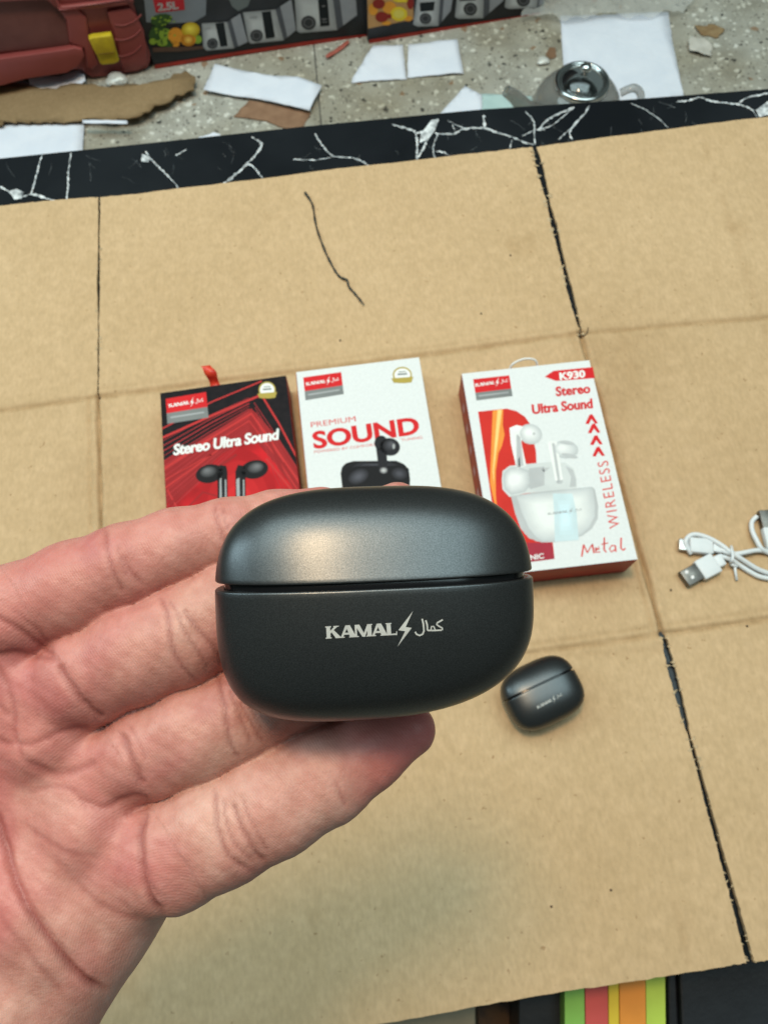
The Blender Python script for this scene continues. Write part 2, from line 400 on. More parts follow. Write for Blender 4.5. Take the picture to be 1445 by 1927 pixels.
# slot half widths along the flap's side edge, from top (far) to bottom (near)
slotL = {0: [.9*mm, .8*mm, .9*mm, 1.1*mm, .7*mm, .9*mm, .6*mm], 2: [.6*mm, 1.0*mm, 1.6*mm, 3.2*mm]}
slotR = {0: [2.0*mm, 3.4*mm, 2.6*mm, 1.5*mm, 2.7*mm, 1.9*mm, 1.6*mm, 2.2*mm, 1.9*mm, .7*mm], 2: [1.8*mm, 3.2*mm, 2.8*mm, 1.3*mm, 1.4*mm, 1.7*mm, 1.6*mm, 1.9*mm, 2.0*mm, 2.5*mm]}
for r in range(3):
    for c in range(3):
        A, B, C_, D = GW[r][c], GW[r][c+1], GW[r+1][c+1], GW[r+1][c]
        s = side(NS); t = side(NS)
        z0 = [0]; 
        offl = [0]; offr = [0]; al = ar_ = 0
        if r != 1:
            if c > 0: offl = slotL[r] if c == 1 else slotR[r]; al = .00016
            if c < 2: offr = slotL[r] if c == 0 else slotR[r]; ar_ = .00016
        # left edge runs A->D (away from viewer to near): its left normal points to +x side
        Le = edge_pts(A, D, t, [o for o in offl] if al else [0], al, 10*r+c+1)
        Re = edge_pts(B, C_, t, [-o for o in offr] if ar_ else [0], ar_, 10*r+c+5)
        atop = .00016 if r == 0 else 0; abot = .00016 if r == 2 else 0
        Te = edge_pts(A, B, s, [0], atop, 50+c); Be = edge_pts(D, C_, s, [0], abot, 60+c)
        Te += (Le[0]-Te[0])*(1-s)[:, None]+(Re[0]-Te[-1])*s[:, None]
        Be += (Le[-1]-Be[0])*(1-s)[:, None]+(Re[-1]-Be[-1])*s[:, None]
        P = ((1-s)[None, :, None]*Le[:, None]+s[None, :, None]*Re[:, None]+(1-t)[:, None, None]*Te[None]+t[:, None, None]*Be[None]
             - ((1-t)[:, None, None]*(1-s)[None, :, None]*Le[0]+(1-t)[:, None, None]*s[None, :, None]*Re[0]+t[:, None, None]*(1-s)[None, :, None]*Le[-1]+t[:, None, None]*s[None, :, None]*Re[-1]))
        P = P.reshape(-1, 2); z = TH+fold_z(P)
        lift = 0
        top = np.column_stack([P, z]); F = []
        for i in range(NS-1):
            for j in range(NS-1):
                a = i*NS+j; F.append((a, a+NS, a+NS+1, a+1))
        loop = list(range(NS))+[i*NS+NS-1 for i in range(1, NS)]+[(NS-1)*NS+j for j in range(NS-2, -1, -1)]+[i*NS for i in range(NS-2, 0, -1)]
        base = len(top); low = [(top[i][0], top[i][1], .0002) for i in loop]; k = len(loop)
        V = [tuple(v) for v in top]+low
        for i in range(k): F.append((loop[i], loop[(i+1) % k], base+(i+1) % k, base+i))
        o = obj('panel' if r == 1 else 'flap', [Vector(v) for v in V], F, M_card, carton, smooth=True)
        wa = o.data.attributes.new('wear', 'FLOAT', 'POINT'); wv_ = np.zeros(len(V)); wv_[:len(P)] = wear(P); wa.data.foreach_set('value', wv_.astype(np.float32))
        o.modifiers.new('edges', 'EDGE_SPLIT').split_angle = math.radians(50)
fb = MB(); fr_ = random.Random(11)
for side_, n_ in ((((1006, 275), (1092, 629)), 34), (((1246, 1193), (1411, 1812)), 46), (((187, 371), (186, 748)), 12)):
    for i in range(n_):
        t = fr_.random(); px_ = side_[0][0]+(side_[1][0]-side_[0][0])*t; py_ = side_[0][1]+(side_[1][1]-side_[0][1])*t; s_ = fr_.choice((-1, 1))
        wpx = 6 if n_ > 20 else 2.5; l_ = fr_.uniform(3, 9)
        a = at(px_+s_*wpx*1.2, py_-l_*.5, TH+.0002); b = at(px_+s_*wpx*1.2, py_+l_*.5, TH+.0002); c = at(px_+s_*wpx*fr_.uniform(-.2, .5), py_+fr_.uniform(-l_, l_), TH+fr_.uniform(-.0012, .0012)); d = at(px_+s_*(wpx+5), py_, TH+.0001)
        fb.add([a, c, b, d], [(0, 1, 2, 3)] if s_ < 0 else [(3, 2, 1, 0)])
tf = obj('torn_fibre', fb.v, fb.f, mat('torn_fibre_paper', (.50, .38, .24), .9, col2=(.36, .26, .15), nscale=300), carton); tf['kind'] = 'stuff'
# the hooked tear at the end of the right slot, and a dark scrap caught in it
M_blk = mat('black_plastic_strip', (.012, .014, .013), .45, col2=(.03, .034, .03), nscale=60, bump=.2)
tw = obj('plastic_thread', *tube(spline([at(x, y, TH+zz) for x, y, zz in ((574,362,.002),(588,385,.0012),(595,425,.001),(610,468,.0016),(628,505,.001),(640,521,.0012),(653,527,.0022),(657,540,.0012),(670,555,.001),(685,573,.0024))], 6),
     [.0010, .0012]+[.00085+.0002*math.sin(i*1.7) for i in range(50)]+[.0005]*3, 8), M_blk, smooth=True)
tag(tw, 'thin black plastic thread lying kinked on the upper middle of the cardboard', 'thread')
hk = obj('torn_hook', *tube(spline([at(x, y, TH+zz) for x, y, zz in ((1093,604,.0002),(1090,622,.0006),(1094,631,.001),(1103,628,.0012),(1106,616,.001))], 5), [.0006]*21, 7), mat('torn_paper_edge', (.16, .11, .06), .9), carton, smooth=True)
crumbs = MB()
for x, y in ((1149, 1675), (1037, 1706), (1405, 1178), (232, 1000), (905, 590), (1262, 1110), (640, 640), (960, 480)):
    c = at(x, y, TH+.0006); 
    V, F = lathe([(0, -.0006), (.0007, -.0003), (.0008, 0), (.0005, .0005), (0, .0006)], c, n=7); crumbs.add(V, F)
cr = obj('crumb', crumbs.v, crumbs.f, mat('dark_grit', (.10, .07, .045), .9)); tag(cr, 'tiny dark crumbs of grit scattered over the cardboard', 'grit', kind='stuff')

# ------------------------------------------------------------ earbud charging cases
M_case = mat('gunmetal_satin', (.040, .042, .044), .34, metal=.85, spec=.6, bump=.06, bscale=2600, bdist=.00012)
nt = M_case.node_tree; nz = nt.nodes.new('ShaderNodeTexNoise'); nz.inputs['Scale'].default_value = 5200; nz.inputs['Detail'].default_value = 2
rp = nt.nodes.new('ShaderNodeValToRGB'); rp.color_ramp.elements[0].position = .35; rp.color_ramp.elements[1].position = .7
rp.color_ramp.elements[0].color = (.056, .060, .062, 1); rp.color_ramp.elements[1].color = (.094, .099, .102, 1)
tcn = nt.nodes.new('ShaderNodeTexCoord'); nt.links.new(tcn.outputs['Object'], nz.inputs[0]); nt.links.new(nz.outputs[0], rp.inputs[0]); nt.links.new(rp.outputs[0], nt.nodes['Principled BSDF'].inputs['Base Color'])
M_gap = mat('black_gloss_rim', (.004, .004, .005), .18)
M_laser = mat('laser_grey', (.46, .46, .44), .5, col2=(.40, .40, .385), nscale=900)
class Case:
    def __init__(s, name, center, ex, ey, ez, a, b, c, yg, gap, label, group=None, qt=3.05, qb=2.9, pf=2.5, qz=2.4, lid_tilt=.42, lean=46./298):
        s.a, s.b, s.c, s.yg = a, b, c, yg; s.C, s.ex, s.ey, s.ez = Vector(center), ex, ey, ez
        s.qt, s.qb, s.pf, s.qz, s.lt = qt, qb, pf, qz, lid_tilt
        s.lean = lean
        s.root = empty(name, center, label, 'earbud case', group)
        def rings(ys, inner=1.0):
            n = 120; V = []; F = []
            for y, sc in ys:
                ax, cz = s.prof(y, y > yg); ax *= sc*inner; cz *= sc*inner
                for j in range(n):
                    t = 2*math.pi*j/n; ct, st = math.cos(t), math.sin(t)
                    k = (abs(ct)**s.pf+abs(st)**s.pf)**(-1/s.pf); V.append(s.C+s.ex*(ax*k*ct+s.off(y))+s.ey*y+s.ez*(cz*k*st))
            for i in range(len(ys)-1):
                for j in range(n): F.append((i*n+j, (i+1)*n+j, (i+1)*n+(j+1) % n, i*n+(j+1) % n))
            F.append(tuple(range(n))); F.append(tuple(reversed(range((len(ys)-1)*n, len(ys)*n))))
            return V, F
        g = gap/2; e = .00034
        up = [(yg+g+.0011, .90), (yg+g, .955), (yg+g, .984), (yg+g+e*.12, .991), (yg+g+e*.4, .9965), (yg+g+e, 1)]
        N = 46; y0 = yg+g+e
        up += [(y0+(b*.9998-y0)*math.sin(math.pi/2*i/N), 1) for i in range(1, N+1)]
        lo = [(yg-g-.0011, .90), (yg-g, .955), (yg-g, .984), (yg-g-e*.12, .991), (yg-g-e*.4, .9965), (yg-g-e, 1)]; y1 = yg-g-e
        lo += [(y1-(b*.9998+y1)*math.sin(math.pi/2*i/N), 1) for i in range(1, N+1)]
        V, F = rings(up); s.lid = obj('lid', V, F, M_case, s.root, smooth=True)
        V, F = rings(lo[::-1]); s.body = obj('body', V, F, M_case, s.root, smooth=True)
        V, F = rings([(yg-g-.0015, .93), (yg-g-.0002, .945), (yg+g+.0002, .945), (yg+g+.0015, .93)]); s.rim = obj('rim', V, F, M_gap, s.root, smooth=True)
        for o in (s.lid, s.body, s.rim): o.modifiers.new('edges', 'EDGE_SPLIT').split_angle = math.radians(40)
    def off(s, y): return -s.lean*s.a*(-y/s.b)**3 if y < 0 else 0
    def prof(s, y, lid):
        q = s.qt if y > 0 else s.qb
        ax = s.a*max(0, 1-abs(y/s.b)**q)**(1/q)
        if lid:
            t = min(1, (y-s.yg)/(s.b-s.yg)); cz = s.c*math.sqrt(max(0, 1-t*t))*(1-s.lt*t*(1-t)**1.2)*max(0, 1-abs(s.yg/s.b)**s.qz)**(1/s.qz)
        else: cz = s.c*max(0, 1-abs(y/s.b)**s.qz)**(1/s.qz)
        return ax, cz
    def surf(s, px, py, eps=.00003):
        d = ray(px, py); o = CAM; z = s.c*.9
        for _ in range(6):
            p0 = s.C+s.ez*z; P = o+d*((p0-o).dot(s.ez)/d.dot(s.ez)); q = P-s.C; y = q.dot(s.ey); x = q.dot(s.ex)-s.off(y)
            ax, cz = s.prof(y, y > s.yg); z = cz*max(0, 1-abs(x/ax)**s.pf)**(1/s.pf)+eps
        return P
def rot(axis, ang, *vs): M = Matrix.Rotation(math.radians(ang), 3, axis); return [M@v for v in vs]
ex, ey, ez = CR.copy(), CU.copy(), -CF
ex, ey, ez = rot(CF, -1.9, ex, ey, ez)
ex, ey, ez = [v.normalized() for v in rot(ex, 1.0, ex, ey, ez)]
ex, ey, ez = [v.normalized() for v in rot(ey, 5.0, ex, ey, ez)]
ZC = .134
case1 = Case('earbud_case', cam(708, 1131, ZC), ex, ey, ez, 296.*ZC/FPX, 216*ZC/FPX, .0130, 44*ZC/FPX, .00115, 'large dark grey satin earbud case held up in the fingers, with silver lettering')
logo_on('lettering', lambda x, y: case1.surf(x, y), (612, 1201.5), (834, 1189.5), M_laser, case1.root)
case1.root.children[-1]
# the small one lying on the cardboard
p0 = at(1019, 1303, TH+.0135); ang = 27.5
q = at(1079, 1274, TH+.0135)-p0; xx = Vector((q.x, q.y, 0)).normalized(); yy = Vector((-xx.y, xx.x, 0))
sx_ = 74.*(p0-CAM).dot(CF)/FPX
case2 = Case('earbud_case', p0, xx, yy, Vector((0, 0, 1)), sx_, sx_*.80, .0130, sx_*.18, .0011, 'small dark earbud case lying on the cardboard, right of the held one', qt=3.0, qb=3.2, pf=3.0, qz=2.6, lid_tilt=.1, lean=0)
logo_on('lettering', lambda x, y: case2.surf(x, y, .0001), (1011, 1334), (1058, 1309), M_laser, case2.root)
# ------------------------------------------------------------ the hand: one continuous surface
def skin_mat():
    m = bpy.data.materials.new('skin'); m.use_nodes = True; nt = m.node_tree; L = nt.links; b = nt.nodes['Principled BSDF']
    I = b.inputs; I['Roughness'].default_value = .48; I['Specular IOR Level'].default_value = .35
    I['Subsurface Weight'].default_value = .15; I['Subsurface Radius'].default_value = (1, .35, .2); I['Subsurface Scale'].default_value = .0016
    tc = nt.nodes.new('ShaderNodeTexCoord')
    def noise(s, d, st=(1, 1, 1), dist=0):
        mp = nt.nodes.new('ShaderNodeMapping'); mp.inputs['Scale'].default_value = st; L.new(tc.outputs['Object'], mp.inputs[0])
        n = nt.nodes.new('ShaderNodeTexNoise'); n.inputs['Scale'].default_value = s; n.inputs['Detail'].default_value = d; n.inputs['Distortion'].default_value = dist; L.new(mp.outputs[0], n.inputs['Vector']); return n
    r = nt.nodes.new('ShaderNodeValToRGB'); E = r.color_ramp.elements
    E[0].position = .30; E[0].color = (.44, .160, .145, 1); E[1].position = .70; E[1].color = (.555, .325, .265, 1)
    e = E.new(.5); e.color = (.50, .238, .195, 1)
    L.new(noise(48, 5, dist=.4).outputs['Fac'], r.inputs[0])
    r2 = nt.nodes.new('ShaderNodeValToRGB'); r2.color_ramp.elements[0].position = .35; r2.color_ramp.elements[1].position = .68
    r2.color_ramp.elements[0].color = (.93, .86, .84, 1); r2.color_ramp.elements[1].color = (1.05, 1.07, 1.08, 1); L.new(noise(380, 4).outputs['Fac'], r2.inputs[0])
    x = nt.nodes.new('ShaderNodeMix'); x.data_type = 'RGBA'; x.blend_type = 'MULTIPLY'; x.inputs[0].default_value = 1; L.new(r.outputs[0], x.inputs[6]); L.new(r2.outputs[0], x.inputs[7])
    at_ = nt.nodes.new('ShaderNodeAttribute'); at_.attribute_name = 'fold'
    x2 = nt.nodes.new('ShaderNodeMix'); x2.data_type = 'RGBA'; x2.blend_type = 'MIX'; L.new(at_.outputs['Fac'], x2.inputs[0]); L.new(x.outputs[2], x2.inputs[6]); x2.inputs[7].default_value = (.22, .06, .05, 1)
    at2 = nt.nodes.new('ShaderNodeAttribute'); at2.attribute_name = 'flush'
    x3 = nt.nodes.new('ShaderNodeMix'); x3.data_type = 'RGBA'; x3.blend_type = 'MIX'; L.new(at2.outputs['Fac'], x3.inputs[0]); L.new(x2.outputs[2], x3.inputs[6]); x3.inputs[7].default_value = (.47, .125, .12, 1)
    L.new(x3.outputs[2], I['Base Color'])
    # papillary ridges and fine skin grain
    rd = nt.nodes.new('ShaderNodeAttribute'); rd.attribute_name = 'ridge'
    mm_ = nt.nodes.new('ShaderNodeMath'); mm_.operation = 'MULTIPLY_ADD'; mm_.inputs[1].default_value = 1.0
    nd = noise(60, 2); ml = nt.nodes.new('ShaderNodeMath'); ml.operation = 'MULTIPLY'; ml.inputs[1].default_value = 9; L.new(nd.outputs['Fac'], ml.inputs[0])
    L.new(rd.outputs['Fac'], mm_.inputs[0]); L.new(ml.outputs[0], mm_.inputs[2])
    sn = nt.nodes.new('ShaderNodeMath'); sn.operation = 'SINE'; L.new(mm_.outputs[0], sn.inputs[0])
    fac = nt.nodes.new('ShaderNodeMath'); fac.operation = 'MULTIPLY_ADD'; fac.inputs[1].default_value = .062
    L.new(sn.outputs[0], fac.inputs[0]); L.new(noise(1300, 4).outputs['Fac'], fac.inputs[2])
    bp = nt.nodes.new('ShaderNodeBump'); bp.inputs['Strength'].default_value = .55; bp.inputs['Distance'].default_value = .00022
    L.new(fac.outputs[0], bp.inputs['Height']); L.new(bp.outputs[0], I['Normal'])
    return m
M_skin = skin_mat()
def C3(px, py, z, r):  # camera-space millimetres: right, down, forward, radius
    return np.array(((px-722.5)*z/FPX, (py-963.5)*z/FPX, z, r*z/FPX), dtype=np.float32)
FING = [
 [(-60,1197,157,92),(30,1152,153,88),(140,1107,152,87),(235,1065,151,77),(330,1028,152,69),(430,1003,154,63),(520,985,157,60),(606,968,159,52)],
 [(60,1335,157,84),(170,1272,152,90),(260,1229,151,93),(350,1194,151,93),(440,1143,153,90),(560,1065,157,76),(680,990,160,64),(748,953,158,46)],
 [(170,1465,157,84),(290,1412,152,84),(370,1379,151,88),(450,1343,152,88),(560,1286,155,84),(680,1230,158,70),(760,1190,160,60)],
 [(225,1640,157,95),(325,1606,152,102),(420,1557,151,103),(520,1504,151,100),(610,1460,152,89),(690,1410,154,74),(768,1373,157,51)]]
PALM = [
 [(-60,1197,158,90),(-560,1600,166,130)], [(60,1335,159,92),(-560,1690,166,140)], [(170,1465,159,96),(-560,1780,166,140)],
 [(222,1640,159,100),(-560,1860,166,140)],
 [(205,1655,158,112),(142,1742,158,118),(62,1858,159,121),(0,1985,160,128),(-40,2100,162,132)],
 [(-100,1560,164,150),(60,1620,162,120)], [(-260,1500,165,150),(-200,1800,165,150)],
 [(-330,1830,160,190),(-40,1880,158,165),(-20,2030,158,140)],
 [(-20,2060,158,128),(70,2190,156,118),(120,2330,152,108),(160,2470,150,98),(175,2560,149,80)],
 [(-560,1735,170,175),(-900,1960,178,190),(-1020,2040,180,190)], [(-560,1640,170,150),(-900,1860,178,180),(-1020,1940,180,180)],
 [(-560,1830,170,150),(-900,2060,178,170)]]
PADS = [(95,1385,152,70),(175,1550,152,82),(20,1270,153,66),(60,1700,151,95),(-110,1420,155,110)]
RES = .55
lo3 = np.array((-176, -14, 134)); hi3 = np.array((18, 190, 196))
nx, ny, nz_ = [int(math.ceil((hi3[i]-lo3[i])/RES)) for i in range(3)]
axs = [lo3[i]+RES*np.arange(n) for i, n in enumerate((nx, ny, nz_))]; axs = [a.astype(np.float32) for a in axs]
def blank(): return np.full((nx, ny, nz_), 30, np.float32)
def smin(a, b, k):
    h = np.maximum(k-np.abs(a-b), 0)/k; return np.minimum(a, b)-h*h*k*.25
def put(f, a, b, k, mar=9):
    l = np.minimum(a[:3]-a[3], b[:3]-b[3])-mar; h = np.maximum(a[:3]+a[3], b[:3]+b[3])+mar
    i0 = [max(0, int((l[i]-lo3[i])/RES)) for i in range(3)]; i1 = [min((nx, ny, nz_)[i], int((h[i]-lo3[i])/RES)+2) for i in range(3)]
    if any(i1[i] <= i0[i] for i in range(3)): return
    X = axs[0][i0[0]:i1[0], None, None]-a[0]; Y = axs[1][None, i0[1]:i1[1], None]-a[1]; Z = axs[2][None, None, i0[2]:i1[2]]-a[2]
    d = (b-a)[:3]; L2 = float(d@d)+1e-9
    t = np.clip((X*d[0]+Y*d[1]+Z*d[2])/L2, 0, 1)
    D = np.sqrt((X-t*d[0])**2+(Y-t*d[1])**2+(Z-t*d[2])**2)-(a[3]+t*(b[3]-a[3]))
    s = (slice(i0[0], i1[0]), slice(i0[1], i1[1]), slice(i0[2], i1[2]))
    f[s] = smin(f[s], D, k)
hand_f = blank()
for fi, ch in enumerate(FING):
    f = blank(); P = [C3(*p) for p in ch]
    for a, b in zip(P[:-1], P[1:]): put(f, a, b, 2.2, 5)
    hand_f = smin(hand_f, f, .45)
palm = blank()
for ch in PALM:
    P = [C3(*p) for p in ch]
    for a, b in zip(P[:-1], P[1:]): put(palm, a, b, 9, 12)
for p in PADS: a = C3(*p); put(palm, a, a, 7, 9)
hand_f = smin(hand_f, palm, 3.2)
del palm
def surface_nets(f):
    ins = f < 0
    nxx, nyy, nzz = f.shape
    c = np.zeros((nxx-1, nyy-1, nzz-1), np.int8)
    for i in (0, 1):
        for j in (0, 1):
            for k in (0, 1): c += ins[i:nxx-1+i, j:nyy-1+j, k:nzz-1+k]
    act = (c > 0) & (c < 8); idx = np.argwhere(act); n = len(idx)
    lut = np.full(act.shape, -1, np.int32); lut[act] = np.arange(n)
    cor = np.array([(i, j, k) for i in (0, 1) for j in (0, 1) for k in (0, 1)])
    val = np.stack([f[idx[:, 0]+q[0], idx[:, 1]+q[1], idx[:, 2]+q[2]] for q in cor], 1)
    acc = np.zeros((n, 3)); cnt = np.zeros(n)
    for a in range(8):
        for b in range(a+1, 8):
            if np.abs(cor[a]-cor[b]).sum() != 1: continue
            va, vb = val[:, a], val[:, b]; mk = (va < 0) != (vb < 0)
            t = np.where(mk, va/np.where(mk, va-vb, 1), 0)
            acc += mk[:, None]*(cor[a]+t[:, None]*(cor[b]-cor[a])); cnt += mk
    V = idx+acc/cnt[:, None]
    Fs = []
    for ax in range(3):
        o1, o2 = [(1, 2), (2, 0), (0, 1)][ax]
        sl0 = [slice(None)]*3; sl1 = [slice(None)]*3; sl0[ax] = slice(0, -1); sl1[ax] = slice(1, None)
        a = ins[tuple(sl0)]; b = ins[tuple(sl1)]; ch = a != b; q = np.argwhere(ch); q = q[(q[:, o1] > 0) & (q[:, o2] > 0) & (q[:, o1] < f.shape[o1]-1) & (q[:, o2] < f.shape[o2]-1)]
        fl = a[q[:, 0], q[:, 1], q[:, 2]]
        def g(d1, d2):
            r = q.copy(); r[:, o1] -= d1; r[:, o2] -= d2; return lut[r[:, 0], r[:, 1], r[:, 2]]
        Q = np.stack([g(0, 0), g(1, 0), g(1, 1), g(0, 1)], 1); Q[~fl] = Q[~fl][:, ::-1]; Fs.append(Q)
    return V, np.concatenate(Fs)
HV, HF = surface_nets(hand_f)
del hand_f
HV = lo3+HV*RES
def smooth_v(V, F, it, lam=.5):
    e = np.concatenate([F[:, [0, 1]], F[:, [1, 2]], F[:, [2, 3]], F[:, [3, 0]]])
    for _ in range(it):
        for l_ in (lam, -lam*.9):
            S_ = np.zeros_like(V); c = np.bincount(e[:, 0], minlength=len(V))+np.bincount(e[:, 1], minlength=len(V))
            for k in range(3): S_[:, k] = np.bincount(e[:, 0], V[e[:, 1], k], len(V))+np.bincount(e[:, 1], V[e[:, 0], k], len(V))
            V = V+l_*(S_/c[:, None]-V)
    return V
HV = smooth_v(HV, HF, 3)
# creases, carved into the surface: photo-pixel polylines traced on the palm side
CREASES = [  # (points, depth mm, width mm)
 ([(-30,1150),(10,1170),(45,1192),(80,1218),(100,1232)], 1.0, .8), ([(-10,1125),(30,1150),(70,1185),(95,1215)], .35, .5),
 ([(199,990),(203,1043),(216,1081),(236,1122)], .75, .55), ([(232,1048),(248,1075),(270,1100)], .45, .5), ([(222,1020),(226,1050),(240,1085)], .25, .4),
 ([(404,950),(411,985),(426,1026)], .55, .5), ([(418,955),(430,1000)], .25, .4),
 ([(108,1250),(118,1272),(145,1308),(178,1340),(200,1352)], 1.2, .8), ([(112,1250),(132,1285),(150,1298)], .4, .5),
 ([(300,1122),(313,1150),(321,1206),(338,1250),(377,1287)], .75, .6), ([(345,1145),(374,1184),(402,1217),(424,1258)], .7, .6), ([(330,1150),(350,1190),(372,1225),(395,1262)], .35, .5), ([(318,1130),(345,1165)], .3, .4),
 ([(226,1378),(236,1407),(255,1452),(272,1480)], 1.1, .8), ([(236,1380),(250,1425),(268,1462)], .4, .5), ([(240,1360),(262,1395),(275,1430)], .2, .5),
 ([(408,1262),(415,1300),(424,1342),(435,1402),(452,1428)], .75, .6), ([(450,1318),(461,1340),(480,1372),(497,1398)], .6, .55), ([(430,1290),(441,1320),(462,1370),(474,1402)], .35, .5), ([(418,1278),(470,1332),(496,1380)], .25, .4),
 ([(278,1524),(270,1540),(262,1576),(266,1641),(286,1695),(310,1726)], 1.5, .9), ([(276,1540),(270,1590),(276,1640),(300,1690)], .35, .5),
 ([(404,1484),(407,1520),(411,1559),(430,1608),(470,1640)], .75, .6), ([(438,1508),(444,1535),(458,1562),(484,1608),(500,1622)], .75, .6), ([(420,1500),(425,1545),(445,1590),(480,1625)], .4, .5), ([(455,1500),(470,1540),(492,1578),(504,1605)], .3, .45),
 ([(630,1470),(640,1492),(652,1520)], .4, .5),
 ([(-60,1430),(-25,1500),(0,1556),(27,1651),(71,1738),(125,1809),(165,1848),(206,1866)], 1.9, 1.1), ([(10,1580),(35,1655),(80,1730),(130,1795)], .35, .6),
 ([(-80,1170),(-20,1235),(14,1290),(27,1340),(27,1385),(44,1432)], .7, .8), ([(44,1432),(90,1454),(125,1456),(160,1444),(180,1430)], .7, 1.2), ([(-40,1300),(0,1330),(20,1350)], .4, .7),
 ([(60,1490),(110,1480),(150,1500),(165,1530)], .35, .7), ([(-60,1350),(0,1395),(60,1400),(110,1380),(150,1372),(178,1372)], .55, .8), 
 ([(285,1508),(255,1500),(225,1508),(195,1520),(150,1505)], .8, .9), ([(286,1520),(262,1524),(235,1535)], .5, .6), ([(107,1238),(70,1235),(30,1228),(-20,1235)], .6, .9),
 ([(120,1640),(180,1690),(230,1720),(270,1728)], .25, .9), ([(-20,1700),(60,1800),(120,1870)], .3, 1.0), ([(60,1560),(120,1600),(190,1612)], .2, .8)]
pxx = 722.5+HV[:, 0]/HV[:, 2]*FPX; pyy = 963.5+HV[:, 1]/HV[:, 2]*FPX
def vnormals(V, F):
    n = np.cross(V[F[:, 2]]-V[F[:, 0]], V[F[:, 3]]-V[F[:, 1]]); N = np.zeros_like(V)
    for k in range(4):
        for a in range(3): N[:, a] += np.bincount(F[:, k], n[:, a], len(V))
    return N/np.maximum(np.linalg.norm(N, axis=1), 1e-9)[:, None]
HN = vnormals(HV, HF)
front = np.clip(-HN[:, 2]*1.6+.1, 0, 1)
disp = np.zeros(len(HV)); fold = np.zeros(len(HV)); PPM = FPX/150.
cr_rng = np.random.RandomState(3)
for pts, dep, wid in CREASES:
    P = [np.array((q.x, q.y)) for q in spline([Vector((x, y, 0)) for x, y in pts], 6)]
    P = [p+cr_rng.randn(2)*.5 for p in P]; w_ = wid*PPM
    bx = np.array(P); near = (pxx > bx[:, 0].min()-5*w_) & (pxx < bx[:, 0].max()+5*w_) & (pyy > bx[:, 1].min()-5*w_) & (pyy < bx[:, 1].max()+5*w_) & (front > 0)
    ii = np.where(near)[0]; d = np.full(len(ii), 1e9); tt = np.zeros(len(ii)); n = len(P)-1
    for k in range(n):
        a, b = P[k], P[k+1]; ab = b-a; t = np.clip(((pxx[ii]-a[0])*ab[0]+(pyy[ii]-a[1])*ab[1])/(ab@ab+1e-9), 0, 1)
        dd = np.hypot(pxx[ii]-a[0]-t*ab[0], pyy[ii]-a[1]-t*ab[1]); mk = dd < d; d[mk] = dd[mk]; tt[mk] = (k+t[mk])/n
    fade = np.minimum(1, np.minimum(tt, 1-tt)*7+.25)
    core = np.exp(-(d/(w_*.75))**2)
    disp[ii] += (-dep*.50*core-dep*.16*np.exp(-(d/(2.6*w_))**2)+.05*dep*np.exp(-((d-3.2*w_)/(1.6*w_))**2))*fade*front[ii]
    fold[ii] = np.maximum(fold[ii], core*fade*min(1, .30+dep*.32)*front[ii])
# shallow uneven relief of the flesh
rel = .13*np.sin(pxx*.031+1.3)*np.sin(pyy*.027+.4)+.09*np.sin(pxx*.061+pyy*.043)+.07*np.sin(pxx*.13-pyy*.11)*np.sin(pyy*.09)
disp += rel*front
HV = HV+HN*disp[:, None]
HV = smooth_v(HV, HF, 1, .45)
fl = np.zeros(len(HV))
for cx, cy, r, s_ in ((60,1090,130,.5),(300,1010,100,.35),(750,1400,130,.85),(20,1400,110,.40),(140,1480,110,.30),(70,1560,110,.30),(230,1620,70,.15),(190,1270,70,.10),(-40,1700,140,.4),(600,940,90,.45),(320,1640,60,.2)):
    fl = np.maximum(fl, s_*np.exp(-((pxx-cx)**2+(pyy-cy)**2)/(r*r)))
# ridge phase: runs across each finger, sweeps in arcs over the palm
ph = np.zeros(len(HV)); best = np.full(len(HV), 1e9)
for ch in FING:
    acc_l = 0
    for (x0, y0, _, r0), (x1, y1, _, r1) in zip(ch[:-1], ch[1:]):
        dx, dy = x1-x0, y1-y0; L_ = math.hypot(dx, dy); t = ((pxx-x0)*dx+(pyy-y0)*dy)/(L_*L_); tc_ = np.clip(t, 0, 1)
        off = ((pxx-x0)*dy-(pyy-y0)*dx)/L_
        d = np.hypot(pxx-x0-tc_*dx, pyy-y0-tc_*dy)-r0; mk = d < best
        ph[mk] = (acc_l+t[mk]*L_-.0016*off[mk]**2+.25*off[mk]); best[mk] = d[mk]; acc_l += L_
pl = pxx < 290-(1520-pyy)*.62*(pyy < 1520)-(pyy > 1700)*(pyy-1700)*0
pl = ((pxx-105)*.85-(pyy-1230)*.53 < 0)
ph[pl] = np.hypot(pxx[pl]-330, (pyy[pl]-1850)*.8)
def attr(me, nm, arr): a = me.attributes.new(nm, 'FLOAT', 'POINT'); a.data.foreach_set('value', arr.astype(np.float32))
Rm = np.array([list(CR), list(-CU), list(CF)])
HW = (HV*.001)@Rm+np.array(CAM)
hand_org = cam(-150, 1650, .165)
me = bpy.data.meshes.new('hand'); me.vertices.add(len(HW)); me.vertices.foreach_set('co', (HW-np.array(hand_org)).astype(np.float32).ravel())
me.loops.add(len(HF)*4); me.polygons.add(len(HF)); 
me.loops.foreach_set('vertex_index', HF.astype(np.int32).ravel()); me.polygons.foreach_set('loop_start', np.arange(0, len(HF)*4, 4, dtype=np.int32))
me.update(calc_edges=True); me.validate()
me.polygons.foreach_set('use_smooth', [True]*len(me.polygons))
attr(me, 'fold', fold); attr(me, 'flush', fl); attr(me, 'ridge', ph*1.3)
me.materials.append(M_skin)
hand = bpy.data.objects.new('hand', me); COL.objects.link(hand); hand.location = hand_org; ORG[hand.name] = Vector(hand_org)
tag(hand, "person's open hand, palm up, reaching in from the left under the large earbud case", 'hand')
